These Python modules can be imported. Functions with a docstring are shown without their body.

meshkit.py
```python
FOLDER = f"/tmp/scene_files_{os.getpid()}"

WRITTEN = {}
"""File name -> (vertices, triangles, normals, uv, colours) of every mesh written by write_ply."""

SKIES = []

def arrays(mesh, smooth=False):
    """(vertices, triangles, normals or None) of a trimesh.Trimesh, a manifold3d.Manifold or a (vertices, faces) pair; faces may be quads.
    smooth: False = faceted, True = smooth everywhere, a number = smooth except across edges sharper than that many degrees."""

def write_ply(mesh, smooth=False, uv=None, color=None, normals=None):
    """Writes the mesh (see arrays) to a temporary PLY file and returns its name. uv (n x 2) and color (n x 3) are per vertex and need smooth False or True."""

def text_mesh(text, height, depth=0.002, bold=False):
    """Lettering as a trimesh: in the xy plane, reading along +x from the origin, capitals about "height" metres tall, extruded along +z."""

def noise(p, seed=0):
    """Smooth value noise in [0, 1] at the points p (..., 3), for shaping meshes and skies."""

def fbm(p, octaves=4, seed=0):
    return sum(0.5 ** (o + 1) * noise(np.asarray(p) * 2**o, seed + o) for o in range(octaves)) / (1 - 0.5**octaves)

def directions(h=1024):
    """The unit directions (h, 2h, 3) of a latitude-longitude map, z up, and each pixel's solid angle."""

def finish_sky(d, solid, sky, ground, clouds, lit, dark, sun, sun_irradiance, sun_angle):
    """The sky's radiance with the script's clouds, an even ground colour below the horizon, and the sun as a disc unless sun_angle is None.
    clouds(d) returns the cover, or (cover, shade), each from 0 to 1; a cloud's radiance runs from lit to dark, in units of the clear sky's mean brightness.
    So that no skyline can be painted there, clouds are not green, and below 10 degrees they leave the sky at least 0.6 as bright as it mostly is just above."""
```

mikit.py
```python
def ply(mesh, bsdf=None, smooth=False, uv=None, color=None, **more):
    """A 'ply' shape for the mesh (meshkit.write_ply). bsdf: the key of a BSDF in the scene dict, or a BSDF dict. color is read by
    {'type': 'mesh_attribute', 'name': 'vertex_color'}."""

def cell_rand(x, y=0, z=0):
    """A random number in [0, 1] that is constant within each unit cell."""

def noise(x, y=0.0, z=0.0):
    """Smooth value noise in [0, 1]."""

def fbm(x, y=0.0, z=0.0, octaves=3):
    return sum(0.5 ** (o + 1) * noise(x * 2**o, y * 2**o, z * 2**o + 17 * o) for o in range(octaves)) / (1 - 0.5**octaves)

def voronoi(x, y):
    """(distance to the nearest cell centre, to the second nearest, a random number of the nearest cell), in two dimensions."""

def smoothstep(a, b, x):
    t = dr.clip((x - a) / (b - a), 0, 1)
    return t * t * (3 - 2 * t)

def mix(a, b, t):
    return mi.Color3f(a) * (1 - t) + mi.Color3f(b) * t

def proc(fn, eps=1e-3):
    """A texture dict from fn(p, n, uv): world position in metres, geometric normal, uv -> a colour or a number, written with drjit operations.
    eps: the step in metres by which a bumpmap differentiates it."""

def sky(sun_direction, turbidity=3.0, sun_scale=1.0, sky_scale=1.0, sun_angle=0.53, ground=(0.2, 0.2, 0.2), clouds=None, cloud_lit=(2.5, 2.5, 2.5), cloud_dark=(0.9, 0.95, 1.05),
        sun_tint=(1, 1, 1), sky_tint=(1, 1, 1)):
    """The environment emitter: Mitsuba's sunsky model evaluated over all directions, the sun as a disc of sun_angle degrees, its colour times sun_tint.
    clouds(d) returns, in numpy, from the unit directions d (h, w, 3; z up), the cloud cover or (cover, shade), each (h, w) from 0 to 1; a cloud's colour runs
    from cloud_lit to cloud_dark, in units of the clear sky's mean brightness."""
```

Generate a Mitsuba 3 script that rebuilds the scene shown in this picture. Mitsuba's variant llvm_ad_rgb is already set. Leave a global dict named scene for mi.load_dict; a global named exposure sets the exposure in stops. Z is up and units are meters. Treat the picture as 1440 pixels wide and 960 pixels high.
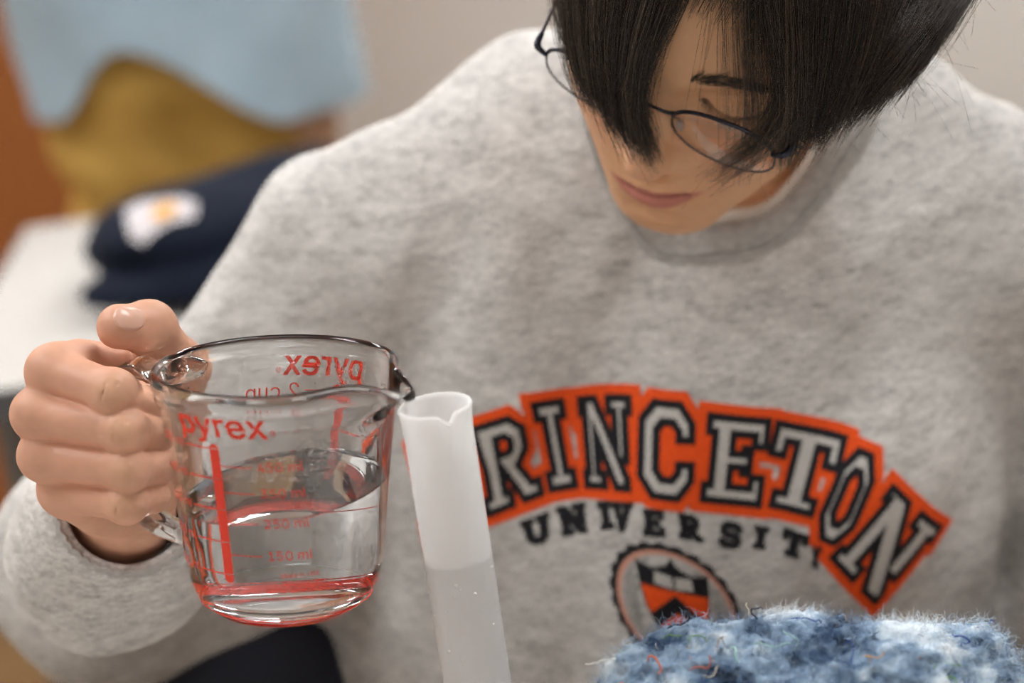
import math
import numpy as np
import trimesh
import manifold3d as m3
import shapely
from shapely import affinity
from shapely.geometry import Polygon, LineString, Point
from shapely.ops import unary_union
import drjit as dr
import mitsuba as mi
import mikit
import meshkit
from mikit import proc, noise, fbm, smoothstep, mix

T = mi.ScalarTransform4f
scene, labels = {}, {}
rng = np.random.default_rng(11)

# ---------------------------------------------------------------- camera, light, exposure
exposure = 1.0
FPX = 3400.0                                   # focal length in pixels of the 1440 x 960 frame
PITCH, ROLL = math.radians(18.0), math.radians(8.1)
CAM = np.array([0.0, 0.0, 1.37])
_f = np.array([0, math.cos(PITCH), -math.sin(PITCH)])
_u0 = np.array([0, math.sin(PITCH), math.cos(PITCH)])
_r0 = np.array([1.0, 0, 0])
RIGHT = math.cos(ROLL) * _r0 - math.sin(ROLL) * _u0
UPV = math.cos(ROLL) * _u0 + math.sin(ROLL) * _r0
_cm = np.eye(4)
_cm[:3, 0], _cm[:3, 1], _cm[:3, 2], _cm[:3, 3] = -RIGHT, UPV, _f, CAM
scene['camera'] = {'type': 'thinlens', 'fov': math.degrees(2 * math.atan(720 / FPX)), 'fov_axis': 'x', 'to_world': T(_cm.tolist()),
                   'aperture_radius': 0.0105, 'focus_distance': 1.135, 'near_clip': 0.05, 'far_clip': 50.0}
CEIL = 2.75
LAMPS = [(-1.5, 1.25), (0.95, 1.25), (-1.5, 3.2), (1.25, 3.3), (-0.3, -2.5)]   # recessed ceiling troffers, 1.2 x 0.6 m
LAMP_POWER = (6.85, 7.05, 7.15)

# ---------------------------------------------------------------- helpers
def world(p):
    """From the builder's person frame (x right, y up, z towards the viewer, metres from the camera) to world coordinates."""
    p = np.asarray(p, float)
    return CAM + p[..., :1] * RIGHT + p[..., 1:2] * UPV - p[..., 2:3] * _f


def at(px, py, d):
    """The point in the person frame that lies at depth d in the direction of photo pixel (px, py)."""
    return np.array([(px - 720) / FPX * d, -(py - 480) / FPX * d, -d])


def to_cam(p):
    q = np.asarray(p, float) - CAM
    return np.stack([q @ RIGHT, q @ UPV, -(q @ _f)], -1)


def add(key, mesh, bsdf, smooth=False, label=None, cat=None, group=None, kind=None, **more):
    n, base = 1, key
    while key in scene:
        key = f'{base}_{n:03d}'
        n += 1
    scene[key] = mikit.ply(mesh, bsdf, smooth, **more)
    tag(key, label, cat, group, kind)
    return key


def tag(key, label=None, cat=None, group=None, kind=None):
    d = {k: v for k, v in (('label', label), ('category', cat), ('group', group), ('kind', kind)) if v}
    if d:
        labels[key] = {**labels.get(key, {}), **d}


def mat(name, **kw):
    scene[name] = {'type': 'twosided', 'bsdf': {'type': 'principled', **{k: ({'type': 'rgb', 'value': list(v)} if isinstance(v, tuple) else v) for k, v in kw.items()}}}
    return name


def box(lo, hi, r=0.0):
    lo, hi = np.array(lo, float), np.array(hi, float)
    if r <= 0:
        return trimesh.creation.box(bounds=[lo, hi])
    s = m3.Manifold.sphere(r, 16)
    return m3.Manifold.batch_hull([s.translate([x, y, z]) for x in (lo[0] + r, hi[0] - r) for y in (lo[1] + r, hi[1] - r) for z in (lo[2] + r, hi[2] - r)])


def tubes(paths, radii, sides=3, closed=False):
    """Many polylines of the same point count (n, k, 3), radii (n, k) or (k,), as one mesh of thin tubes."""
    p = np.asarray(paths, float)
    n, k = p.shape[:2]
    r = np.broadcast_to(np.asarray(radii, float), (n, k))
    t = (np.roll(p, -1, 1) - np.roll(p, 1, 1)) if closed else np.gradient(p, axis=1)
    t /= np.linalg.norm(t, axis=2, keepdims=True) + 1e-12
    ref = np.where(np.abs(t.mean(1)[:, None, 2:]) < 0.8, [0, 0, 1.0], [1.0, 0, 0])
    a = np.cross(t, ref)
    a /= np.linalg.norm(a, axis=2, keepdims=True) + 1e-12
    b = np.cross(t, a)
    ang = np.arange(sides) * 2 * np.pi / sides
    v = p[:, :, None] + r[:, :, None, None] * (np.cos(ang)[:, None] * a[:, :, None] + np.sin(ang)[:, None] * b[:, :, None])
    kk = k if closed else k - 1
    i, j = np.meshgrid(np.arange(kk), np.arange(sides), indexing='ij')
    q = np.stack([i * sides + j, i * sides + (j + 1) % sides, ((i + 1) % k) * sides + (j + 1) % sides, ((i + 1) % k) * sides + j], -1).reshape(-1, 4)
    q = np.vstack([q[:, [0, 1, 2]], q[:, [0, 2, 3]]])
    f = (q[None] + (np.arange(n) * k * sides)[:, None, None]).reshape(-1, 3)
    v = v.reshape(-1, 3)
    if not closed and sides > 3:
        caps, base = [], np.arange(n) * k * sides
        for o, flip in ((0, True), ((k - 1) * sides, False)):
            for s in range(1, sides - 1):
                tri = np.stack([base + o, base + o + s, base + o + s + 1], 1)
                caps.append(tri[:, ::-1] if flip else tri)
        f = np.vstack([f] + caps)
    return trimesh.Trimesh(v, f, process=False)


def spline(pts, n):
    """Catmull-Rom through the points, n samples evenly spaced by parameter."""
    p = np.asarray(pts, float)
    if len(p) == 2:
        return p[0] + (p[1] - p[0]) * np.linspace(0, 1, n)[:, None]
    e = np.vstack([2 * p[0] - p[1], p, 2 * p[-1] - p[-2]])
    s = np.linspace(0, len(p) - 1 - 1e-9, n)
    i = s.astype(int)
    t = (s - i)[:, None]
    a, b, c, d = e[i], e[i + 1], e[i + 2], e[i + 3]
    return 0.5 * (2 * b + (c - a) * t + (2 * a - 5 * b + 4 * c - d) * t ** 2 + (3 * b - a - 3 * c + d) * t ** 3)


def join(*m):
    return trimesh.util.concatenate([x for x in m])


def grid_mesh(P, closed_u=False, closed_v=False):
    """A mesh over a grid of points (n, m, 3)."""
    n, m = P.shape[:2]
    i, j = np.meshgrid(np.arange(n if closed_u else n - 1), np.arange(m if closed_v else m - 1), indexing='ij')
    i2, j2 = (i + 1) % n, (j + 1) % m
    q = np.stack([i * m + j, i2 * m + j, i2 * m + j2, i * m + j2], -1).reshape(-1, 4)
    return trimesh.Trimesh(P.reshape(-1, 3), np.vstack([q[:, [0, 1, 2]], q[:, [0, 2, 3]]]), process=False)


# signed distances, on arrays of points (n, 3)
def smin(a, b, k):
    h = np.maximum(k - np.abs(a - b), 0) / k
    return np.minimum(a, b) - h * h * k * 0.25


def smax(a, b, k):
    return -smin(-a, -b, k)


def ell(P, c, r):
    q = P - np.asarray(c)
    r = np.asarray(r, float)
    k0 = np.linalg.norm(q / r, axis=1)
    k1 = np.linalg.norm(q / (r * r), axis=1) + 1e-9
    return k0 * (k0 - 1) / k1


def ellr(P, c, r, R):
    return ell((P - np.asarray(c)) @ np.asarray(R), (0, 0, 0), r)


def ball(P, c, r):
    return np.linalg.norm(P - np.asarray(c), axis=1) - r


def cap(P, a, b, ra, rb):
    a, b = np.asarray(a, float), np.asarray(b, float)
    d = b - a
    t = np.clip((P - a) @ d / (d @ d), 0, 1)
    return np.linalg.norm(P - a - t[:, None] * d, axis=1) - (ra + (rb - ra) * t)


def chain(P, pts, radii):
    radii = np.broadcast_to(radii, (len(pts),))
    return np.min([cap(P, pts[i], pts[i + 1], radii[i], radii[i + 1]) for i in range(len(pts) - 1)], 0)


def grad(f, P, e=4e-4):
    g = np.stack([f(P + np.eye(3)[k] * e) - f(P - np.eye(3)[k] * e) for k in range(3)], 1)
    return g / (np.linalg.norm(g, axis=1, keepdims=True) + 1e-12)


def surface(f, lo, hi, h, newton=1, slack=1.35):
    """The zero surface of f between lo and hi, by surface nets at step h, evaluated near the surface only."""
    lo = np.asarray(lo, float)
    B = 8
    nb = np.ceil((np.asarray(hi, float) - lo) / (h * B)).astype(int)
    n = nb * B + 1
    bi = np.stack(np.meshgrid(*[np.arange(k) for k in nb], indexing='ij'), -1).reshape(-1, 3)
    dc = f(lo + (bi + 0.5) * B * h)
    on = np.abs(dc) < 0.866 * B * h * slack
    V = np.repeat(np.repeat(np.repeat(dc.reshape(nb), B, 0), B, 1), B, 2)
    V = np.pad(V, ((0, 1),) * 3, mode='edge')
    need = np.zeros(n, bool)
    for b in bi[on] * B:
        need[b[0]:b[0] + B + 1, b[1]:b[1] + B + 1, b[2]:b[2] + B + 1] = True
    idx = np.argwhere(need)
    vals = np.empty(len(idx))
    for s in range(0, len(idx), 400000):
        vals[s:s + 400000] = f(lo + idx[s:s + 400000] * h)
    V[need] = vals
    S = V < 0
    c = sum(S[a:n[0] - 1 + a, b:n[1] - 1 + b, d:n[2] - 1 + d].astype(np.int8) for a in (0, 1) for b in (0, 1) for d in (0, 1))
    cells = np.argwhere((c > 0) & (c < 8))
    acc, cnt = np.zeros((len(cells), 3)), np.zeros(len(cells))
    corners = [np.array(x) for x in np.ndindex(2, 2, 2)]
    val = {tuple(k): V[tuple((cells + k).T)] for k in corners}
    for k in corners:
        for ax in range(3):
            if k[ax] == 0:
                k2 = k.copy()
                k2[ax] = 1
                a, b = val[tuple(k)], val[tuple(k2)]
                cross = (a < 0) != (b < 0)
                t = np.where(cross, a / np.where(cross, a - b, 1), 0)
                p = np.repeat(k[None].astype(float), len(cells), 0)
                p[:, ax] = t
                acc += p * cross[:, None]
                cnt += cross
    v = lo + (cells + acc / cnt[:, None]) * h
    ids = -np.ones(n, np.int64)
    ids[tuple(cells.T)] = np.arange(len(cells))
    quads = []
    for ax in range(3):
        u, w = (ax + 1) % 3, (ax + 2) % 3
        a = S.take(range(n[ax] - 1), ax)
        b = S.take(range(1, n[ax]), ax)
        e = np.argwhere(a != b)
        e = e[(e[:, u] > 0) & (e[:, w] > 0)]
        inside_first = a[tuple(e.T)]
        du, dw = np.eye(3, dtype=int)[u], np.eye(3, dtype=int)[w]
        q = np.stack([ids[tuple((e - x).T)] for x in (0 * du, du, du + dw, dw)], 1)
        ok = (q >= 0).all(1)
        q, inside_first = q[ok], inside_first[ok]
        quads.append(np.where(inside_first[:, None], q, q[:, ::-1]))
    q = np.vstack(quads)
    for _ in range(newton):
        d = f(v)
        g = np.stack([f(v + np.eye(3)[k] * h * 0.3) - f(v - np.eye(3)[k] * h * 0.3) for k in range(3)], 1) / (0.6 * h)
        step = (d / np.maximum((g * g).sum(1), 0.1))[:, None] * g
        v = v - np.clip(step, -0.5 * h, 0.5 * h)
    return trimesh.Trimesh(v, np.vstack([q[:, [0, 1, 2]], q[:, [0, 2, 3]]]), process=False)


def march(f, o, d, t0, t1, steps=90):
    """The first hit of rays o + t d with the surface f = 0, as points (nan where none)."""
    o, d = np.broadcast_arrays(np.asarray(o, float), np.asarray(d, float))
    t, live, hit = np.full(len(o), float(t0)), np.ones(len(o), bool), np.zeros(len(o), bool)
    for _ in range(steps):
        s = f(o[live] + t[live, None] * d[live])
        t[live] += np.clip(s, -0.01, None) * 0.8
        got = np.abs(s) < 5e-5
        ix = np.flatnonzero(live)
        hit[ix[got]] = True
        live[ix[got | (t[ix] > t1)]] = False
        if not live.any():
            break
    hit |= live
    return np.where(hit[:, None], o + t[:, None] * d, np.nan)

# ---------------------------------------------------------------- the room
mat('m_wall', base_color=(0.82, 0.805, 0.775), roughness=0.85, specular=0.2)
mat('m_ceiling', base_color=(0.80, 0.79, 0.76), roughness=0.9, specular=0.1)
mat('m_floor', base_color=proc(lambda p, n, uv: mix((0.17, 0.10, 0.042), (0.22, 0.135, 0.06), fbm(p.x * 3, p.y * 9, 0.0))), roughness=0.5, specular=0.4)
X0, X1, Y0, Y1 = -3.2, 3.4, -3.4, 4.3


def wall_box(key, lo, hi, m):
    add(key, box(lo, hi), m, kind='structure')


wall_box('floor', (X0, Y0, -0.1), (X1, Y1, 0), 'm_floor')
wall_box('ceiling', (X0, Y0, CEIL), (X1, Y1, CEIL + 0.1), 'm_ceiling')
wall_box('wall_back', (X0, Y1, 0), (X1, Y1 + 0.1, CEIL), 'm_wall')
wall_box('wall_front', (X0, Y0 - 0.1, 0), (X1, Y0, CEIL), 'm_wall')
wall_box('wall_left', (X0 - 0.1, Y0, 0), (X0, Y1, CEIL), 'm_wall')
wall_box('wall_right', (X1, Y0, 0), (X1 + 0.1, Y1, CEIL), 'm_wall')
mat('m_trim', base_color=(0.10, 0.09, 0.085), roughness=0.6)
wall_box('baseboard_back', (X0, Y1 - 0.012, 0), (X1, Y1, 0.1), 'm_trim')
mat('m_lampframe', base_color=(0.8, 0.8, 0.8), roughness=0.4)
LAMP_WHERE = dict(zip(LAMPS, ('over the near left of the room', 'over the near right of the room', 'above the brown cabinet', 'near the back wall at right', 'behind the work table')))
for lx, ly in LAMPS:
    k = 'ceiling_lamp'
    n = 1
    while k + '__frame' in scene:
        k = f'ceiling_lamp_{n:03d}'
        n += 1
    fr = m3.Manifold.cube([1.26, 0.66, 0.03], True) - m3.Manifold.cube([1.2, 0.6, 0.1], True)
    add(k + '__frame', fr.translate([lx, ly, CEIL - 0.015]), 'm_lampframe')
    q = trimesh.Trimesh([[lx - .6, ly - .3, CEIL - .012], [lx + .6, ly - .3, CEIL - .012], [lx + .6, ly + .3, CEIL - .012], [lx - .6, ly + .3, CEIL - .012]], [[0, 2, 1], [0, 3, 2]], process=False)
    scene[k + '__diffuser'] = mikit.ply(q, 'm_lampframe', False, emitter={'type': 'area', 'radiance': {'type': 'rgb', 'value': list(LAMP_POWER)}})
    tag(k, 'flat white ceiling lamp panel ' + LAMP_WHERE[(lx, ly)], 'ceiling lamp', 'ceiling lamps')
# tables, cabinet
mat('m_tabletop', base_color=(0.57, 0.55, 0.52), roughness=0.45, specular=0.4)
mat('m_edge', base_color=(0.10, 0.10, 0.105), roughness=0.5)
mat('m_leg', base_color=(0.25, 0.25, 0.26), roughness=0.4, metallic=0.6)


def table(key, lo, hi, label):
    (x0, y0), (x1, y1) = lo, hi
    add(key + '__top', box((x0 + .003, y0 + .003, .724), (x1 - .003, y1 - .003, .75), .004), 'm_tabletop', 30, label='white laminate top')
    e = m3.Manifold.cube([x1 - x0, y1 - y0, .0275]).translate([x0, y0, .7205]) - m3.Manifold.cube([x1 - x0 - .008, y1 - y0 - .008, .1]).translate([x0 + .004, y0 + .004, .69])
    add(key + '__edge', e, 'm_edge', label='dark edge band')
    for x in (x0 + .06, x1 - .06):
        for y in (y0 + .06, y1 - .06):
            add(key + '__leg', trimesh.creation.cylinder(.02, .722, sections=24, transform=trimesh.transformations.translation_matrix([x, y, .361])), 'm_leg', 40)
    tag(key, label, 'table')


table('table', (-.505, 1.977), (.44, 2.545), 'white laminate table with dark edge standing behind the seated person')
table('work_table', (-.95, .30), (.95, 1.12), 'white laminate work table in front of the seated person')
mat('m_wood', base_color=proc(lambda p, n, uv: mix((0.36, 0.115, 0.028), (0.46, 0.165, 0.042), fbm(p.x * 24, p.y * 24, p.z * 2.2, 4))), roughness=0.4, specular=0.5)
cb = (-2.05, 3.35), (-.42, 3.9)
add('cabinet__body', box((cb[0][0], cb[0][1] + .02, .08), (cb[1][0], cb[1][1], 2.1)), 'm_wood')
add('cabinet__plinth', box((cb[0][0] + .02, cb[0][1] + .06, 0), (cb[1][0] - .02, cb[1][1], .08)), 'm_trim')
for i in range(2):
    xa = cb[0][0] + .004 + i * .815
    k = add('cabinet__door', box((xa, cb[0][1], .09), (xa + .807, cb[0][1] + .02, 2.09), .003), 'm_wood')
    add(k + '__handle', join(tubes([spline([(xa + (.74 if i == 0 else .067), cb[0][1] + .004, 1.0), (xa + (.74 if i == 0 else .067), cb[0][1] - .03, 1.01), (xa + (.74 if i == 0 else .067), cb[0][1] - .03, 1.13), (xa + (.74 if i == 0 else .067), cb[0][1] + .004, 1.14)], 16)], .005, 8)), 'm_leg', True)
tag('cabinet', 'reddish brown wooden cabinet behind the standing person in the pale blue shirt', 'cabinet')

# ---------------------------------------------------------------- the person: head
HR = np.array([[0.89912503, 0.03979116, -0.43587939], [-0.34662265, 0.67281256, -0.65358702], [0.26725814, 0.73874212, 0.61873514]])
HT = np.array([0.1118, 0.17903, -1.2603])
HS = 0.932


def h2c(p):
    return np.asarray(p, float) * HS @ HR.T + HT


def c2h(p):
    return (np.asarray(p, float) - HT) @ HR / HS


def sym(P):
    Q = P.copy()
    Q[:, 0] = np.abs(Q[:, 0])
    return Q


# mouth line from the right corner to the left one, in the head's frame; one corner is drawn up
MOUTH = np.array([(-0.0260, -0.0690, 0.0815), (-0.0165, -0.0710, 0.0905), (-0.004, -0.0702, 0.0965), (0.004, -0.0692, 0.0970), (0.012, -0.0674, 0.0950), (0.022, -0.0645, 0.0885), (0.0310, -0.0608, 0.0780)])
UPLIP = MOUTH + np.array([(0, 0, -0.001), (0, 0.0022, -0.0035), (0, 0.0030, -0.0040), (0, 0.0024, -0.0040), (0, 0.0030, -0.0040), (0, 0.0022, -0.0035), (0, 0, -0.001)])
LOLIP = MOUTH + np.array([(0.001, -0.001, -0.001), (0.002, -0.0038, -0.0045), (0.001, -0.0056, -0.0050), (0, -0.0058, -0.0050), (0, -0.0056, -0.0050), (-0.002, -0.0038, -0.0045), (-0.001, -0.001, -0.001)])
R_UP, R_LO = [0.0016, 0.0036, 0.0044, 0.0042, 0.0044, 0.0036, 0.0016], [0.0014, 0.0042, 0.0058, 0.0061, 0.0058, 0.0042, 0.0014]
LASH = np.array([(0.0185, 0.0035, 0.0800), (0.0235, 0.0005, 0.0842), (0.0300, -0.0028, 0.0865), (0.0375, -0.0042, 0.0862), (0.0450, -0.0036, 0.0825), (0.0515, -0.0020, 0.0772), (0.0585, 0.0010, 0.0690)])


def head_sdf(P):
    Q = sym(P)
    d = ell(Q, (0, 0.036, -0.006), (0.0745, 0.088, 0.097))
    d = smin(d, ell(Q, (0, 0.020, 0.035), (0.062, 0.062, 0.058)), 0.03)                 # forehead
    d = smin(d, ell(Q, (0, -0.035, 0.018), (0.061, 0.080, 0.066)), 0.03)                # face
    d = smin(d, cap(Q, (0.047, -0.062, 0.000), (0.018, -0.096, 0.060), 0.0145, 0.0125), 0.03)   # jaw
    d = smin(d, ell(Q, (0, -0.099, 0.069), (0.021, 0.0145, 0.0175)), 0.022)             # chin
    d = smin(d, ell(Q, (0.043, -0.026, 0.056), (0.022, 0.019, 0.021)), 0.025)           # cheekbones
    d = smin(d, ell(Q, (0.026, -0.045, 0.064), (0.020, 0.024, 0.020)), 0.025)           # cheeks
    d = smin(d, cap(Q, (0.012, 0.021, 0.0845), (0.045, 0.023, 0.0705), 0.0100, 0.0095), 0.014)      # brow
    d = smin(d, ell(Q, (0, -0.068, 0.066), (0.033, 0.030, 0.028)), 0.022)               # mouth mound
    d = smax(d, -ell(Q, (0.034, 0.001, 0.0970), (0.021, 0.0105, 0.0150)), 0.012)        # sockets
    d = smin(d, ell(Q, (0.0355, -0.002, 0.0700), (0.0180, 0.0125, 0.0160)), 0.005)      # lids over the eyeballs
    d = smin(d, cap(Q, (0, 0.006, 0.0805), (0, -0.033, 0.1030), 0.0062, 0.0082), 0.010)   # nose bridge
    d = smin(d, ell(Q, (0, -0.0378, 0.1050), (0.0120, 0.0108, 0.0112)), 0.008)          # nose tip
    d = smin(d, ell(Q, (0.0140, -0.0415, 0.0915), (0.0084, 0.0082, 0.0102)), 0.006)     # wings
    d = smax(d, -ell(Q, (0.0068, -0.0485, 0.0935), (0.0036, 0.0040, 0.0055)), 0.003)    # nostrils
    d = smin(d, ell(Q, (0, -0.0500, 0.0900), (0.0045, 0.008, 0.0060)), 0.006)
    d = smax(d, -ell(P, (0, -0.0550, 0.1010), (0.0160, 0.0056, 0.0110)), 0.003)         # under the nose
    d = smin(d, chain(P, UPLIP, R_UP), 0.004)
    d = smin(d, chain(P, LOLIP, R_LO), 0.004)
    d = smax(d, -chain(P, MOUTH + [0, 0, 0.0016], [0.0004, 0.0010, 0.0013, 0.0013, 0.0013, 0.0010, 0.0004]), 0.002)
    d = smax(d, -ell(P, (0.003, -0.0865, 0.0935), (0.016, 0.0040, 0.005)), 0.008)       # fold under the lip
    # the upper lid overhangs the line of the lashes
    d = smin(d, chain(Q, LASH + [0, 0.0022, -0.0035], [0.0010, 0.0022, 0.0030, 0.0032, 0.0028, 0.0020, 0.0008]), 0.003)
    d = smax(d, -chain(Q, LASH + [0, -0.0010, 0.0004], [0.0004, 0.0007, 0.0009, 0.0009, 0.0008, 0.0006, 0.0003]), 0.0014)
    # ears
    e = ellr(Q, (0.0760, -0.012, -0.012), (0.0055, 0.030, 0.017), [[0.94, 0, 0.34], [0, 1, 0], [-0.34, 0, 0.94]])
    e = smax(e, -ell(Q, (0.0830, -0.008, -0.010), (0.0055, 0.020, 0.010)), 0.004)
    d = smin(d, e, 0.006)
    return d



# ---------------------------------------------------------------- the person: body
NECK_BASE = at(1035, 190, 1.40)
MCP = [at(72, 522, 1.142), at(50, 582, 1.140), at(58, 641, 1.143), at(84, 690, 1.150)]
PIP = [at(160, 552, 1.121), at(176, 606, 1.120), at(180, 660, 1.122), at(178, 708, 1.127)]
DIP = [at(210, 571, 1.145), at(218, 610, 1.146), at(220, 655, 1.146), at(214, 697, 1.147)]
TIP = [at(196, 578, 1.172), at(204, 614, 1.173), at(205, 658, 1.173), at(202, 699, 1.172)]
R_FING = [(0.0118, 0.0104, 0.0094, 0.0084), (0.0114, 0.0100, 0.0092, 0.0082), (0.0108, 0.0096, 0.0088, 0.0080), (0.0098, 0.0088, 0.0080, 0.0072)]
WRIST = at(178, 708, 1.222)
ELBOW = at(150, 800, 1.44)
SHOULDER = at(505, 392, 1.43)
SHOULDER_L, ELBOW_L, WRIST_L = at(1530, 388, 1.43), at(1562, 880, 1.46), at(1610, 925, 1.27)
THUMB = [at(222, 590, 1.212), at(250, 515, 1.186), at(210, 461, 1.156), at(168, 459, 1.144)]
CARP = [at(198, 640, 1.212), at(192, 662, 1.216), at(184, 684, 1.216), at(172, 702, 1.212)]


def hand_sdf(P):
    d = None
    for i in range(4):
        r = R_FING[i]
        f = cap(P, MCP[i], PIP[i], r[0] * 0.98, r[1] * 0.96)
        f = smin(f, ball(P, PIP[i], r[1] * 1.02), 0.005)
        f = smin(f, cap(P, PIP[i], DIP[i], r[1], r[2]), 0.003)
        f = smin(f, cap(P, DIP[i], TIP[i], r[2], r[3]), 0.003)
        f = smin(f, ball(P, MCP[i] + [0.001, 0, 0], r[0] * 1.06), 0.005)
        ac = np.cross(PIP[i] - MCP[i], [0, 0, 1.0])
        ac /= np.linalg.norm(ac)
        fd = (DIP[i] - MCP[i]) / np.linalg.norm(DIP[i] - MCP[i])
        for o_ in (-0.0030, 0.0020):
            top = PIP[i] + fd * o_ + np.array([0, 0, r[1] * 1.0])
            f = smax(f, -cap(P, top + ac * 0.0055, top - ac * 0.0055, 0.0002, 0.0002), 0.0011)      # creases over the joint
        d = f if d is None else smin(d, f, 0.0014)
    palm = None
    for i in range(4):
        m = cap(P, MCP[i] + [0.004, 0, -0.003], CARP[i], R_FING[i][0] * 0.95, 0.0150)
        palm = m if palm is None else smin(palm, m, 0.012)
    palm = smin(palm, cap(P, MCP[3] + [0.008, -0.004, -0.004], at(140, 715, 1.195), 0.0100, 0.0130), 0.012)
    palm = smin(palm, cap(P, MCP[0] + [0.012, 0.004, -0.012], at(205, 590, 1.205), 0.0105, 0.0150), 0.012)
    palm = smin(palm, cap(P, at(112, 508, 1.168), at(232, 522, 1.192), 0.0095, 0.0120), 0.012)
    th = smin(cap(P, THUMB[0], THUMB[1], 0.0165, 0.0125), cap(P, THUMB[1], THUMB[2], 0.0128, 0.0118), 0.008)
    th = smin(th, cap(P, THUMB[2], THUMB[3], 0.0114, 0.0108), 0.004)
    th = smin(th, ball(P, THUMB[2], 0.0121), 0.006)
    palm = smin(palm, th, 0.010)
    d = smin(d, palm, 0.006)
    return smin(d, cap(P, at(184, 676, 1.214), WRIST + (ELBOW - WRIST) * 0.35, 0.0225, 0.0270), 0.02)


def neck_sdf(P):
    d = cap(P, h2c((0, -0.040, -0.028)), NECK_BASE, 0.050, 0.054)
    return smin(d, cap(P, h2c((0, 0.01, -0.06)), at(1050, 130, 1.43), 0.045, 0.06), 0.03)


def torso_sdf(P, grow=0.0):
    Q = P * [1, 1, 1.5]
    z = np.array([1, 1, 1.5])
    pts = [at(1010, 470, 1.45) * z, at(965, 620, 1.46) * z, at(915, 860, 1.50) * z, at(935, 1120, 1.555) * z]
    rr = [0.172 + grow, 0.202 + grow, 0.205 + grow, 0.200 + grow]
    d = np.min([cap(Q, pts[i], pts[i + 1], rr[i], rr[i + 1]) for i in range(3)], 0) / 1.25
    d = smin(d, cap(P, at(570, 372, 1.43), at(805, 240, 1.43), 0.083 + grow, 0.080 + grow), 0.05)
    d = smin(d, cap(P, SHOULDER_L, at(1190, 250, 1.43), 0.072 + grow, 0.082 + grow), 0.06)
    return d


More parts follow.
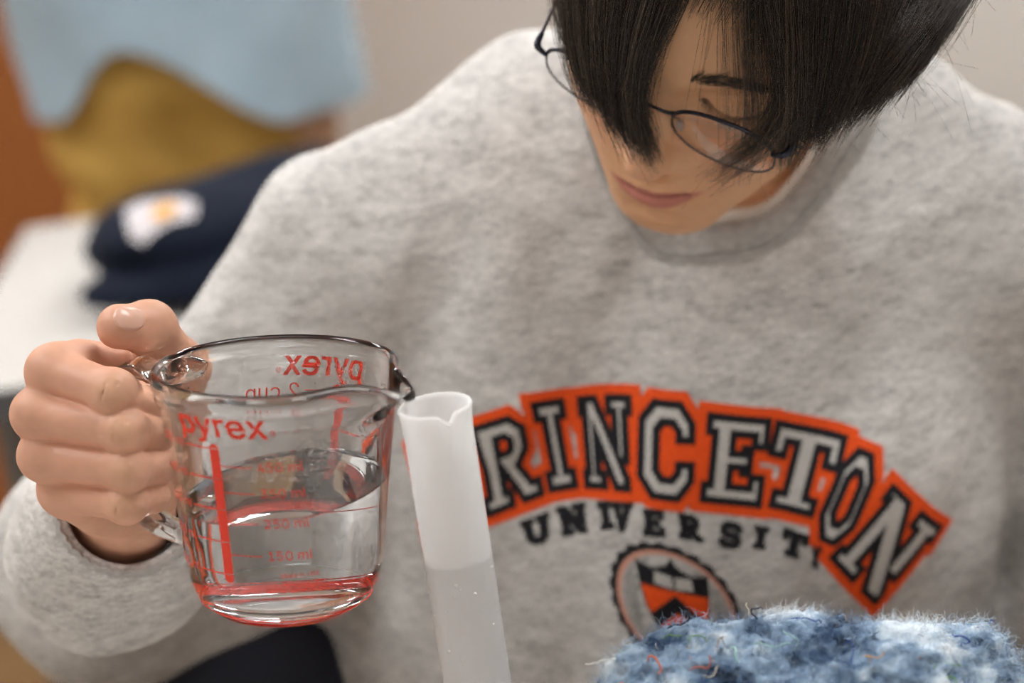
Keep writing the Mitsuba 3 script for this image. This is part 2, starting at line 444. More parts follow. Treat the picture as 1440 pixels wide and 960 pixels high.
def arms_sdf(P, grow=0.0):
    d = cap(P, SHOULDER, ELBOW, 0.068 + grow, 0.060 + grow)
    d = smin(d, cap(P, ELBOW, at(168, 770, 1.30), 0.054 + grow, 0.050 + grow), 0.03)
    d = smin(d, cap(P, at(168, 770, 1.30), WRIST + [0, -0.002, -0.002], 0.050 + grow, 0.037 + grow), 0.03)
    d = smin(d, cap(P, at(500, 470, 1.47), at(345, 830, 1.49), 0.060 + grow, 0.052 + grow), 0.04)     # the loose underside of the sleeve
    return d


def left_arm_sdf(P, grow=0.0):
    return smin(cap(P, SHOULDER_L, ELBOW_L, 0.071 + grow, 0.068 + grow), cap(P, ELBOW_L, WRIST_L, 0.058 + grow, 0.040 + grow), 0.03)


def hidden_body_sdf(P):
    """What the clothes cover, a little inside them."""
    d = smin(torso_sdf(P, -0.026), cap(P, NECK_BASE, at(1030, 420, 1.45), 0.052, 0.09), 0.04)
    arm = smin(cap(P, SHOULDER, ELBOW, 0.050, 0.038), cap(P, ELBOW, WRIST, 0.036, 0.0255), 0.02)
    arm2 = smin(cap(P, SHOULDER_L, ELBOW_L, 0.050, 0.038), cap(P, ELBOW_L, WRIST_L, 0.036, 0.027), 0.02)
    arm2 = smin(arm2, cap(P, WRIST_L, WRIST_L + [-0.03, -0.005, 0.06], 0.028, 0.03), 0.02)
    return smin(smin(d, arm, 0.03), arm2, 0.03)


def skin_head(P):
    return smin(head_sdf(c2h(P)) * HS, neck_sdf(P), 0.018)


def solid(mesh):
    m = m3.Manifold(m3.Mesh(np.asarray(mesh.vertices, np.float32), np.asarray(mesh.faces, np.uint32)))
    return m


head_mesh = surface(skin_head, (-0.03, 0.0, -1.54), (0.28, 0.36, -1.12), 0.0016)
hand_mesh = surface(hand_sdf, (-0.29, -0.17, -1.36), (-0.125, 0.035, -1.085), 0.00115)
inner_mesh = surface(hidden_body_sdf, (-0.38, -0.56, -1.76), (0.50, 0.20, -1.08), 0.009)
parts = [solid(x) for x in (head_mesh, hand_mesh, inner_mesh)]
print('manifold status', [p.status() for p in parts], [p.num_tri() for p in parts])
body = m3.Manifold.batch_boolean(parts, m3.OpType.Add)
bm = body.to_mesh()
body = trimesh.Trimesh(bm.vert_properties[:, :3], bm.tri_verts, process=False)


def smooth_np(a, b, x):
    t = np.clip((x - a) / (b - a), 0, 1)
    return t * t * (3 - 2 * t)


def skin_colour(P):
    """Colour of the skin at points in the person's frame."""
    h = c2h(P)
    n1, n2 = meshkit.fbm(P * 60, 3, 5), meshkit.fbm(P * 260, 2, 9)
    c = np.where((P[:, 1:2] > 0.04), np.array([0.64, 0.355, 0.195]), np.array([0.61, 0.325, 0.215])) * (0.92 + 0.16 * n1[:, None]) * (0.95 + 0.1 * n2[:, None])
    on_head = (np.abs(h) < 0.14).all(1) & (h[:, 2] > -0.12)

    def put(w, col):
        nonlocal c
        c = c * (1 - w[:, None]) + np.asarray(col) * w[:, None]

    hq = sym(h)
    put(np.where(on_head, np.exp(-((hq - [0.036, -0.036, 0.08]) ** 2).sum(1) / 0.018 ** 2), 0) * 0.35, (0.68, 0.32, 0.21))
    put(np.where(on_head, np.exp(-((hq - [0.0, -0.040, 0.108]) ** 2).sum(1) / 0.014 ** 2), 0) * 0.4, (0.70, 0.34, 0.23))
    my = np.interp(h[:, 0], MOUTH[:, 0], MOUTH[:, 1])
    yu = my + np.interp(h[:, 0], MOUTH[:, 0], [0.0004, 0.0028, 0.0038, 0.0030, 0.0036, 0.0022, 0.0002])
    yl = my - np.interp(h[:, 0], MOUTH[:, 0], [0, 0.0062, 0.0094, 0.0098, 0.0092, 0.0058, 0])
    inside = np.minimum(yu - h[:, 1], h[:, 1] - yl)
    put(np.where(on_head & (h[:, 2] > 0.06) & (h[:, 0] > MOUTH[0, 0]) & (h[:, 0] < MOUTH[-1, 0]), smooth_np(-0.0006, 0.0012, inside), 0) * 0.85, (0.47, 0.150, 0.125))
    ml = chain(h, MOUTH + [0, 0, 0.001], 0.0007)
    put(np.where(on_head, np.clip(1 - ml / 0.0014, 0, 1), 0) * 0.75, (0.20, 0.05, 0.045))
    ll = chain(hq, LASH + [0, -0.0008, 0.0004], 0.0004)
    put(np.where(on_head, np.clip(1.15 - ll / 0.0015, 0, 1), 0) * 0.85, (0.035, 0.018, 0.014))
    # hand: paler over the bent joints, redder between them
    for i in range(4):
        put(np.clip(1 - np.linalg.norm(P - PIP[i] - [0, 0, 0.009], axis=1) / 0.010, 0, 1) * 0.5, (0.72, 0.44, 0.27))
        put(np.clip(1 - np.linalg.norm(P - (MCP[i] * 0.5 + PIP[i] * 0.5), axis=1) / 0.022, 0, 1) * 0.35, (0.70, 0.345, 0.245))
        put(np.clip(1 - np.linalg.norm(P - MCP[i], axis=1) / 0.018, 0, 1) * 0.35, (0.72, 0.36, 0.26))
    put(np.clip(1 - np.linalg.norm(P - THUMB[3], axis=1) / 0.020, 0, 1) * 0.5, (0.74, 0.37, 0.27))
    return c


vc = skin_colour(body.vertices)
body.vertices = world(body.vertices)
scene['m_skin'] = {'type': 'twosided', 'bsdf': {'type': 'principled', 'base_color': {'type': 'mesh_attribute', 'name': 'vertex_color'}, 'roughness': 0.48, 'specular': 0.35}}
add('person__body', body, 'm_skin', True, color=vc)
tag('person', 'seated young person in glasses and a grey sweatshirt pouring from a glass measuring cup', 'person')

# ---------------------------------------------------------------- the sweatshirt
COLLAR_C, COLLAR_U = (at(832, 200, 1.40) + at(1222, 190, 1.40)) / 2, (at(1222, 190, 1.40) - at(832, 200, 1.40)) / 2
COLLAR_F = at(1008, 345, 1.335) - (at(1008, 345, 1.335) + at(1055, 60, 1.47)) / 2
COLLAR_M = (at(1008, 345, 1.335) + at(1055, 60, 1.47)) / 2
COLLAR_C = COLLAR_C * 0.4 + COLLAR_M * 0.6
NECK_AX = np.cross(COLLAR_U, COLLAR_F)
NECK_AX /= -np.linalg.norm(NECK_AX)
if NECK_AX @ (h2c((0, 0, 0)) - COLLAR_C) < 0:
    NECK_AX = -NECK_AX


def folds(P):
    """Soft relief of the cloth, metres outwards."""
    q = P @ np.array([[0.96, 0.28, 0], [-0.28, 0.96, 0], [0, 0, 1]])
    a = meshkit.noise(q * [17, 7, 9] + 3.1, 3) - 0.5
    b = meshkit.noise(P * [30, 22, 22] + 7.7, 4) - 0.5
    c = meshkit.noise(q * [38, 11, 16] + 1.7, 6) - 0.5
    return 0.030 * a + 0.008 * b + 0.010 * c


def shirt_sdf(P):
    d = smin(smin(torso_sdf(P), arms_sdf(P), 0.022), left_arm_sdf(P), 0.006)
    d = d - folds(P) * np.clip(1 - np.abs(d) / 0.05, 0, 1)
    # creases: armholes, the fold through the print, the elbow
    d = smax(d, -chain(P, [at(392, 275, 1.36), at(372, 330, 1.345), at(388, 400, 1.345), at(415, 465, 1.365)], 0.0075), 0.012)
    d = smax(d, -chain(P, [at(140, 772, 1.222), at(195, 778, 1.205), at(250, 766, 1.225)], 0.0030), 0.012)
    q = chain(P, [at(1140, 640, 1.305), at(1150, 740, 1.318), at(1135, 850, 1.340), at(1100, 930, 1.355)], [0.001, 0.006, 0.006, 0.002])
    d = smax(d, -q, 0.022)
    # neck opening
    r = P - COLLAR_C
    a = r @ NECK_AX
    x = (r @ COLLAR_U) / (COLLAR_U @ COLLAR_U)
    y = (r @ COLLAR_F) / (COLLAR_F @ COLLAR_F)
    hole = (np.sqrt(x * x + y * y) - 0.97) * 0.075
    c2 = (x * x - y * y) / (x * x + y * y + 1e-9)
    d = smax(d, -np.maximum(hole, 0.0235 + 0.0245 * c2 - 0.006 - a), 0.004)
    # cuff opening
    ax = (WRIST - ELBOW) / np.linalg.norm(WRIST - ELBOW)
    w = P - WRIST
    t = w @ ax
    rad = np.linalg.norm(w - t[:, None] * ax, axis=1)
    d = smax(d, -np.maximum(rad - 0.0305, -(t + 0.035)), 0.003)
    return smax(d, t - 0.002, 0.004)


shirt_mesh = surface(shirt_sdf, (-0.40, -0.42, -1.76), (0.46, 0.26, -1.14), 0.0036)
print('shirt', len(shirt_mesh.vertices))
HEATHER = proc(lambda p, n, uv: mix((0.22, 0.212, 0.203), (0.76, 0.735, 0.71), dr.clip(
    0.56 + 0.80 * (fbm(p.x * 190, p.y * 220, p.z * 460, 3) - 0.5) + 0.28 * (noise(p.x * 60, p.y * 60, p.z * 130) - 0.5) + 0.55 * (noise(p.x * 600, p.y * 600, p.z * 1300) - 0.5), 0, 1)))
scene['m_fleece'] = {'type': 'twosided', 'bsdf': {'type': 'principled', 'base_color': HEATHER, 'roughness': 0.92, 'specular': 0.12, 'sheen': 0.5}}
shirt_mesh.vertices = world(shirt_mesh.vertices)
add('person__sweatshirt', shirt_mesh, 'm_fleece', True)


def ring(theta, k_u, k_f, up):
    return COLLAR_C + np.cos(theta)[:, None] * COLLAR_U * k_u + np.sin(theta)[:, None] * COLLAR_F * k_f + NECK_AX * up


th = np.linspace(0, 2 * np.pi, 160, endpoint=False)
outer = ring(th, 1.07, 1.03, 0.0)
# the ring lies on the cloth: move each point along the neck's axis to the surface of the sweatshirt without its opening


def no_hole(P):
    d = smin(smin(torso_sdf(P), arms_sdf(P), 0.022), left_arm_sdf(P), 0.006)
    return d - folds(P) * np.clip(1 - np.abs(d) / 0.05, 0, 1)


outer = march(no_hole, outer + NECK_AX * 0.08, np.repeat(-NECK_AX[None], len(th), 0), 0, 0.25)
a_out = (outer - COLLAR_C) @ NECK_AX
a_out = np.real(np.fft.ifft(np.fft.fft(a_out) * (np.abs(np.fft.fftfreq(160, 1 / 160)) < 12))) + 0.0015
outer = ring(th, 1.07, 1.03, a_out[:, None])
outer_wide = ring(th, 1.08, 1.04, a_out[:, None] - 0.002)
inner = ring(th, 0.925, 0.845, a_out[:, None] + 0.008)


def band(prof):
    """A closed band from profile stations: list of (blend from outer to inner, lift)."""
    return grid_mesh(np.stack([outer_wide * (1 - t) + inner * t + NECK_AX * l for t, l in prof], 1), True, True)


c = band([(-0.06, -0.016), (-0.04, -0.004), (-0.015, 0.0030), (0.03, 0.0048), (0.075, 0.0016), (0.12, 0.0050), (0.5, 0.0072), (0.85, 0.0062), (1.0, 0.0016), (0.98, -0.005), (0.5, -0.006)])
c.vertices = world(c.vertices)
c.fix_normals()
scene['m_rib'] = {'type': 'twosided', 'bsdf': {'type': 'principled', 'base_color': proc(lambda p, n, uv: mix((0.24, 0.232, 0.222), (0.56, 0.54, 0.52), 0.5 + 0.9 * (fbm(p.x * 260, p.y * 260, p.z * 420, 3) - 0.5))), 'roughness': 0.92, 'specular': 0.12, 'sheen': 0.4}}
add('person__sweatshirt__collar', c, 'm_rib', 50, label='ribbed collar')
tee_in = ring(th, 0.865, 0.765, a_out[:, None] + 0.0125)
tee_out = ring(th, 0.955, 0.88, a_out[:, None] + 0.003)
mat('m_tee', base_color=(0.86, 0.85, 0.81), roughness=0.9, specular=0.1)
c = grid_mesh(np.stack([tee_out, tee_out * 0.4 + tee_in * 0.6 + NECK_AX * 0.003, tee_in + NECK_AX * 0.0015, tee_in - NECK_AX * 0.004, tee_in * 0.6 + tee_out * 0.4 - NECK_AX * 0.012], 1), True, True)
c.vertices = world(c.vertices)
c.fix_normals()
add('person__undershirt', c, 'm_tee', True, label='white T-shirt collar')
# cuff band
ax = (WRIST - ELBOW) / np.linalg.norm(WRIST - ELBOW)
e1 = np.cross(ax, [0, 0, 1.0])
e1 /= np.linalg.norm(e1)
e2 = np.cross(ax, e1)
ca = np.linspace(0, 2 * np.pi, 96, endpoint=False)
st = [(-0.055, 0.0430), (-0.050, 0.0415), (-0.030, 0.0400), (-0.008, 0.0386), (0.0, 0.0374), (0.0015, 0.0355), (-0.002, 0.0335), (-0.03, 0.033), (-0.055, 0.034)]
rib = 0.0005 * np.sign(np.sin(ca * 40))
c = grid_mesh(np.stack([WRIST + ax * (t + 0.004) + (r + rib[:, None]) * (np.cos(ca)[:, None] * e1 + np.sin(ca)[:, None] * e2) for t, r in st], 1), True, True)
c.vertices = world(c.vertices)
c.fix_normals()
add('person__sweatshirt__cuff', c, 'm_rib', 40, label='ribbed cuff')
# trousers
mat('m_dark_cloth', base_color=(0.018, 0.019, 0.028), roughness=0.85, specular=0.2, sheen=0.3)


def trousers_sdf(P):
    d = ell(P * [1, 1, 1], at(950, 1190, 1.59), (0.19, 0.13, 0.14))
    for hip, knee, foot in ((at(830, 1250, 1.62), at(330, 985, 1.50), at(300, 2050, 1.75)), (at(1090, 1250, 1.60), at(1340, 1330, 1.34), at(1380, 2150, 1.60))):
        leg = smin(cap(P, hip, knee, 0.095, 0.074), cap(P, knee, foot, 0.070, 0.055), 0.03)
        d = smin(d, leg, 0.04)
    q = P @ np.array([[0.8, 0.6, 0], [-0.6, 0.8, 0], [0, 0, 1]])
    return d - 0.012 * (meshkit.noise(q * [28, 9, 14], 8) - 0.5)


tr = surface(trousers_sdf, (-0.32, -0.95, -1.85), (0.40, -0.12, -1.10), 0.008)
tr.vertices = world(tr.vertices)
add('person__trousers', tr, 'm_dark_cloth', True)

# thumbnail
mat('m_nail', base_color=(0.70, 0.42, 0.32), roughness=0.25, specular=0.5)
_d = THUMB[3] - THUMB[2]
_d /= np.linalg.norm(_d)
_n = np.array([-0.10, 0.30, 0.95])
_n -= _d * (_n @ _d)
_n /= np.linalg.norm(_n)
_s = np.cross(_d, _n)
gx, gy = np.meshgrid(np.linspace(-1, 1, 15), np.linspace(-1, 1, 15), indexing='ij')
sx = gx * np.sqrt(1 - gy * gy / 2) * 0.0080
sy = gy * np.sqrt(1 - gx * gx / 2) * 0.0066
o = THUMB[3] + _d * (sx[..., None] + 0.0005) + _s * sy[..., None]
hit = march(hand_sdf, (o + _n * 0.02).reshape(-1, 3), np.repeat(-_n[None], 225, 0), 0, 0.03)
hit = hit + grad(hand_sdf, hit, 5e-4) * (0.0007 - 0.0010 * (np.maximum(np.abs(gx), np.abs(gy)).reshape(-1, 1) > 0.99))
nm = grid_mesh(world(hit).reshape(15, 15, 3))
if (nm.face_normals @ (world(_n) - world(np.zeros(3)))).mean() < 0:
    nm.invert()
add('person__thumbnail', nm, 'm_nail', True)

# ---------------------------------------------------------------- the print on the sweatshirt
# a plane before the chest, in metres; the print is drawn there and laid on the cloth along the plane's normal
CH_O = np.array([0.0, 0.0, -1.33])
CH_V = np.array([0.0, 0.951, 0.309])
CH_N = np.array([0.0, -0.309, 0.951])
# CHEST_TABLE_BEGIN
BIG_QUADS = [
    ('P', [(-0.0555, -0.0732), (-0.0258, -0.0528), (-0.016, -0.106), (-0.0446, -0.1244)]),
    ('R', [(-0.0226, -0.052), (0.0083, -0.0393), (0.0175, -0.0869), (-0.014, -0.1016)]),
    ('I', [(0.011, -0.0363), (0.0277, -0.035), (0.0364, -0.0811), (0.0214, -0.085)]),
    ('N', [(0.0368, -0.0345), (0.0653, -0.0313), (0.0672, -0.0778), (0.0415, -0.0804)]),
    ('C', [(0.0714, -0.0309), (0.0997, -0.0306), (0.098, -0.0806), (0.0695, -0.0788)]),
    ('E', [(0.1078, -0.0357), (0.1417, -0.04), (0.1363, -0.0868), (0.1032, -0.0805)]),
    ('T', [(0.1457, -0.0411), (0.1851, -0.0533), (0.1728, -0.0954), (0.1346, -0.0848)]),
    ('O', [(0.1865, -0.0567), (0.2043, -0.0635), (0.1834, -0.1113), (0.1652, -0.1036)]),
    ('N', [(0.2104, -0.0777), (0.2417, -0.1101), (0.2056, -0.1497), (0.1765, -0.1163)]),
]
SMALL_QUADS = [
    ('U', [(0.0044, -0.1036), (0.0202, -0.0965), (0.0218, -0.1114), (0.0088, -0.116)]),
    ('N', [(0.0246, -0.0938), (0.0403, -0.0887), (0.0434, -0.1034), (0.0285, -0.1083)]),
    ('I', [(0.0473, -0.0875), (0.0538, -0.0859), (0.0565, -0.0993), (0.0496, -0.1016)]),
    ('V', [(0.055, -0.0861), (0.0665, -0.0839), (0.0646, -0.0998), (0.0569, -0.1011)]),
    ('E', [(0.0722, -0.0866), (0.0825, -0.0858), (0.0838, -0.1001), (0.0723, -0.1005)]),
    ('R', [(0.091, -0.087), (0.1032, -0.0897), (0.1045, -0.1034), (0.0916, -0.1003)]),
    ('S', [(0.1148, -0.0926), (0.1267, -0.0956), (0.1253, -0.109), (0.1133, -0.1064)]),
    ('I', [(0.1339, -0.0969), (0.1419, -0.0987), (0.1393, -0.1101), (0.1328, -0.1088)]),
    ('T', [(0.15, -0.0993), (0.1652, -0.1052), (0.1604, -0.1182), (0.1481, -0.1128)]),
    ('Y', [(0.1657, -0.1072), (0.1716, -0.1112), (0.1705, -0.1239), (0.1653, -0.1214)]),
]
CREST_O, CREST_X, CREST_Y = (0.0914, -0.1422), (0.0004, -9.17e-05), (-6.5e-05, 0.00041)
# CHEST_TABLE_END


def rect(x0, y0, x1, y1):
    return Polygon([(x0, y0), (x1, y0), (x1, y1), (x0, y1)])


def octagon(x0, y0, x1, y1, c):
    return Polygon([(x0 + c, y0), (x1 - c, y0), (x1, y0 + c), (x1, y1 - c), (x1 - c, y1), (x0 + c, y1), (x0, y1 - c), (x0, y0 + c)])


def bowl(w=0.82):
    return Polygon([(0, 1), (w - 0.2, 1), (w, 0.84), (w, 0.58), (w - 0.16, 0.43), (0.1, 0.43)]).difference(Polygon([(0.38, 0.79), (0.50, 0.79), (0.55, 0.75), (0.55, 0.67), (0.50, 0.63), (0.38, 0.63)]))


GLYPH = {
    'I': unary_union([rect(.14, 0, .46, 1), rect(0, 0, .6, .2), rect(0, .8, .6, 1)]),
    'N': unary_union([rect(.06, 0, .30, 1), rect(.60, .3, .84, 1), rect(0, 0, .40, .18), rect(.50, .82, .92, 1), Polygon([(0, 1), (.30, 1), (.84, .12), (.84, 0), (.58, 0), (.06, .85), (0, .82)])]),
    'C': octagon(0, 0, .8, 1, .2).difference(octagon(.27, .22, .56, .78, .08)).difference(rect(.45, .39, .9, .61)),
    'E': unary_union([rect(.09, 0, .39, 1), rect(0, .79, .86, 1), rect(0, 0, .86, .21), rect(.3, .41, .62, .60), rect(.52, .34, .66, .67), rect(.66, .66, .86, 1), rect(.66, 0, .86, .34)]),
    'T': unary_union([rect(0, .78, .9, 1), rect(0, .60, .2, 1), rect(.7, .60, .9, 1), rect(.30, 0, .60, 1), rect(.17, 0, .73, .2)]),
    'O': octagon(0, 0, .8, 1, .24).difference(octagon(.27, .22, .53, .78, .10)),
    'R': unary_union([rect(.09, 0, .38, 1), rect(0, 0, .46, .19), bowl(), Polygon([(.30, .50), (.60, .50), (.80, .19), (.93, .19), (.93, 0), (.62, 0), (.36, .44)])]),
    'P': unary_union([rect(.09, 0, .38, 1), rect(0, 0, .50, .19), bowl(.86)]),
    'U': Polygon([(0, 1), (.38, 1), (.38, .82), (.31, .82), (.31, .33), (.37, .25), (.49, .25), (.55, .33), (.55, .82), (.48, .82), (.48, 1), (.86, 1), (.86, .82), (.80, .82), (.80, .22), (.62, 0), (.24, 0), (.06, .22), (.06, .82), (0, .82)]),
    'V': Polygon([(0, 1), (.38, 1), (.38, .82), (.33, .82), (.43, .38), (.53, .82), (.48, .82), (.48, 1), (.86, 1), (.86, .82), (.79, .82), (.57, 0), (.29, 0), (.07, .82), (0, .82)]),
    'S': LineString([(.72, .66), (.72, .78), (.62, .88), (.24, .88), (.13, .78), (.13, .63), (.24, .54), (.60, .46), (.71, .37), (.71, .22), (.60, .12), (.22, .12), (.11, .22), (.11, .34)]).buffer(.125, cap_style=2, join_style=2),
    'Y': Polygon([(0, 1), (.38, 1), (.38, .82), (.34, .82), (.45, .56), (.56, .82), (.52, .82), (.52, 1), (.9, 1), (.9, .82), (.83, .82), (.6, .42), (.6, .18), (.7, .18), (.7, 0), (.2, 0), (.2, .18), (.3, .18), (.3, .42), (.07, .82), (0, .82)]),
}


def to_quad(shape, quad):
    """The shape, stretched to the unit square, laid into the quad TL, TR, BR, BL."""
    x0, y0, x1, y1 = shape.bounds
    tl, tr, br, bl = [np.array(q) for q in quad]

    def f(p):
        s, t = (p[:, :1] - x0) / (x1 - x0), (p[:, 1:] - y0) / (y1 - y0)
        return (1 - t) * ((1 - s) * bl + s * br) + t * ((1 - s) * tl + s * tr)
    return shapely.transform(shapely.segmentize(shape, 0.1), f).buffer(0)


def cloth_patch(shape, lift, step=0.0035):
    """The plane shape as a thin layer that follows the cloth, lift metres above it."""
    out = []
    for g in getattr(shape, 'geoms', [shape]):
        if g.is_empty or g.area < 1e-7:
            continue
        g = shapely.segmentize(g.simplify(0.00012), step)
        x0, y0, x1, y1 = g.bounds
        gx, gy = np.meshgrid(np.arange(x0, x1, step), np.arange(y0, y1, step * 0.9))
        gx[1::2] += step / 2
        inner = g.buffer(-step * 0.45)
        pts = [np.array(r.coords)[:-1] for r in [g.exterior, *g.interiors]]
        gp = np.stack([gx.ravel(), gy.ravel()], 1)
        gp = gp[shapely.contains_xy(inner, gp[:, 0], gp[:, 1])]
        P = np.vstack(pts + [gp])
        tri = scipy.spatial.Delaunay(P).simplices
        c = P[tri].mean(1)
        tri = tri[shapely.contains_xy(g, c[:, 0], c[:, 1])]
        a = P[tri]
        cr = (a[:, 1, 0] - a[:, 0, 0]) * (a[:, 2, 1] - a[:, 0, 1]) - (a[:, 1, 1] - a[:, 0, 1]) * (a[:, 2, 0] - a[:, 0, 0])
        tri = np.where((cr > 0)[:, None], tri, tri[:, ::-1])[np.abs(cr) > 1e-10]
        out.append((P, tri))
    V = np.vstack([o[0] for o in out])
    off = np.cumsum([0] + [len(o[0]) for o in out])
    F = np.vstack([o[1] + k for o, k in zip(out, off)])
    o = CH_O + V[:, :1] * [1, 0, 0] + V[:, 1:] * CH_V
    hit = march(shirt_sdf, o + CH_N * 0.14, np.repeat(-CH_N[None], len(o), 0), 0, 0.4)
    n = grad(shirt_sdf, hit, 1.5e-3)
    return trimesh.Trimesh(world(hit + n * lift), F, process=False)


import scipy.spatial
PRINT_COLOURS = {'orange': (0.80, 0.085, 0.012), 'black': (0.013, 0.013, 0.016), 'grey': (0.52, 0.50, 0.475)}
for k, v in PRINT_COLOURS.items():
    mat('m_print_' + k, base_color=proc(lambda p, n, uv, v=v: mi.Color3f(v) * (0.8 + 0.4 * fbm(p.x * 900, p.y * 900, p.z * 900, 2))), roughness=0.8, specular=0.2)


def layered(key, layers, label=None):
    for i, (shape, colour, lift) in enumerate(layers):
        add(key if i == 0 else f'{key}', cloth_patch(shape, lift), 'm_print_' + colour, True, label=label if i == 0 else None)


big = [(ch, to_quad(GLYPH[ch], q).buffer(0.0011, join_style=2)) for ch, q in BIG_QUADS]
ink = unary_union([g for _, g in big])
whole = unary_union([g.buffer(0.0050, join_style=2, mitre_limit=1.6) for _, g in big])
slits = ink.buffer(0.012).buffer(-0.012).difference(ink.buffer(0.0040, join_style=2)).buffer(-0.0005).buffer(0.0005)
whole = whole.difference(slits)
add('person__sweatshirt__letter_backing', cloth_patch(whole, 0.0006), 'm_print_orange', True, label='orange felt backing joining the arched letters')
for ch, g in big:
    face = g.buffer(-0.0041, join_style=2)
    add('person__sweatshirt__letter_outline', cloth_patch(g.difference(face), 0.0011), 'm_print_black', True)
    add('person__sweatshirt__letter', cloth_patch(face, 0.0011), 'm_print_grey', True)
for ch, q in SMALL_QUADS:
    add('person__sweatshirt__small_letter', cloth_patch(to_quad(GLYPH[ch], q).buffer(0.0004, join_style=2), 0.0006, 0.003), 'm_print_black', True)


# the round crest, drawn in millimetre-like units and laid in its quad
def crest(shape):
    """Crest units (x right, y up, radius 92 for the scalloped rim) to the chest plane."""
    return shapely.transform(shape, lambda p: np.array(CREST_O) + p[:, :1] * np.array(CREST_X) + p[:, 1:] * np.array(CREST_Y))


t = np.linspace(0, 2 * np.pi, 361)
rim = Polygon(np.stack([np.cos(t), np.sin(t)], 1) * (88 + 4.5 * np.abs(np.sin(t * 12)))[:, None] )
disc = Point(0, 0).buffer(82, 64)
shield = Polygon([(-50, 58), (-26, 53), (-7, 62), (0, 74), (7, 62), (26, 53), (50, 58), (48, 25), (44, 0), (34, -26), (18, -46), (0, -60), (-18, -46), (-34, -26), (-44, 0), (-48, 25)])
chief = shield.intersection(rect(-60, 27, 60, 80))
chev = Polygon([(0, 22), (56, -26), (56, -52), (0, -4), (-56, -52), (-56, -26)]).intersection(shield.buffer(-1))
field = shield.buffer(-2).difference(rect(-60, 27, 60, 80)).difference(chev)
book = unary_union([Polygon([(-25, 50), (-2, 47), (-2, 30), (-27, 33)]), Polygon([(2, 47), (25, 50), (27, 33), (2, 30)])])
lines = unary_union([rect(x, y, x + 14, y + 1.6) for x in (-20, 6) for y in (36, 39.5, 43)])
add('person__sweatshirt__crest', cloth_patch(crest(rim.difference(disc)), 0.0006, 0.003), 'm_print_black', True, label='round black and orange shield crest')
mat('m_print_pale', base_color=(0.62, 0.30, 0.22), roughness=0.8)
add('person__sweatshirt__crest_ring', cloth_patch(crest(disc.difference(Point(0, 0).buffer(76.5, 64))), 0.0007, 0.003), 'm_print_pale', True)
add('person__sweatshirt__crest_shield', cloth_patch(crest(unary_union([chief.difference(book), shield.difference(shield.buffer(-2)), chev])), 0.0008, 0.003), 'm_print_black', True)
add('person__sweatshirt__crest_field', cloth_patch(crest(field), 0.0008, 0.003), 'm_print_orange', True)
add('person__sweatshirt__crest_book', cloth_patch(crest(book.difference(lines)), 0.0010, 0.003), 'm_print_grey', True)
mat('m_print_wreath', base_color=(0.13, 0.12, 0.115), roughness=0.8)
leaves = []
for s in (-1, 1):
    for i, a in enumerate(np.linspace(math.radians(-62), math.radians(62), 26)):
        for r, tw in ((70, .7), (63, -.5), (57, .4)):
            if abs(math.sin(a)) * r > 48 or r * math.cos(a) > 52.5:
                leaves.append(affinity.translate(affinity.rotate(affinity.scale(Point(0, 0).buffer(1, 6), 3.6, 1.25), math.degrees(math.pi / 2 + s * (a * s + tw))), s * r * math.cos(a), r * math.sin(a)))
leaves = unary_union(leaves).intersection(Point(0, 0).buffer(74)).difference(shield.buffer(2))
add('person__sweatshirt__crest_wreath', cloth_patch(crest(leaves), 0.0007, 0.002), 'm_print_wreath', True, kind='stuff')

# ---------------------------------------------------------------- the knitted cap on the table behind
CAPC = np.array([-0.252, 2.24, 0.7525])


def beanie_sdf(P):
    q = P - CAPC
    ca, sa = math.cos(0.25), math.sin(0.25)
    q = np.stack([q[:, 0] * ca + q[:, 1] * sa, -q[:, 0] * sa + q[:, 1] * ca, q[:, 2] * 1.18], 1)
    d = ell(q, (0.0, 0.02, 0.045), (0.140, 0.110, 0.052))
    d = smin(d, ell(q, (0.09, 0.06, 0.062), (0.085, 0.08, 0.040)), 0.04)
    d = smin(d, ell(q, (-0.045, -0.03, 0.072), (0.085, 0.075, 0.034)), 0.03)
    d = smin(d, ell(q, (-0.02, -0.07, 0.026), (0.135, 0.055, 0.028)), 0.012)
    d = smax(d, -(q[:, 2] - 0.0015), 0.006)
    n = meshkit.noise(P * 24, 21) - 0.5
    return (d - 0.010 * n) * 0.9


bn = surface(beanie_sdf, CAPC - [0.24, 0.22, 0.03], CAPC + [0.26, 0.24, 0.19], 0.0045)
mat('m_navy', base_color=proc(lambda p, n, uv: mix((0.006, 0.009, 0.018), (0.010, 0.015, 0.030), 0.5 + 0.5 * dr.sin(p.x * 1400 + 3 * fbm(p.x * 30, p.y * 30, p.z * 30)))), roughness=0.9, specular=0.15, sheen=0.4)
add('beanie__crown', bn, 'm_navy', True)
# sewn label
lab = Polygon([(-.041, .022), (-.030, .030), (.020, .029), (.038, .018), (.040, -.002), (.012, -.012), (-.012, -.030), (-.024, -.022)]).buffer(.003)
lab = affinity.scale(lab, .82, .82, origin=(0, 0))


def drape(shape, lift, step=.006, o=None, u=None, v=None, n=None, f=None):
    g = shapely.segmentize(shape, step)
    x0, y0, x1, y1 = g.bounds
    gx, gy = np.meshgrid(np.arange(x0, x1, step), np.arange(y0, y1, step))
    gp = np.stack([gx.ravel(), gy.ravel()], 1)
    P = np.vstack([np.array(g.exterior.coords)[:-1], gp[shapely.contains_xy(g.buffer(-step * .4), gp[:, 0], gp[:, 1])]])
    tri = scipy.spatial.Delaunay(P).simplices
    c = P[tri].mean(1)
    tri = tri[shapely.contains_xy(g, c[:, 0], c[:, 1])]
    pts = o + P[:, :1] * u + P[:, 1:] * v
    hit = march(f, pts + n * .12, np.repeat(-n[None], len(pts), 0), 0, .3)
    return trimesh.Trimesh(hit + grad(f, hit, 2e-3) * lift, tri, process=False)


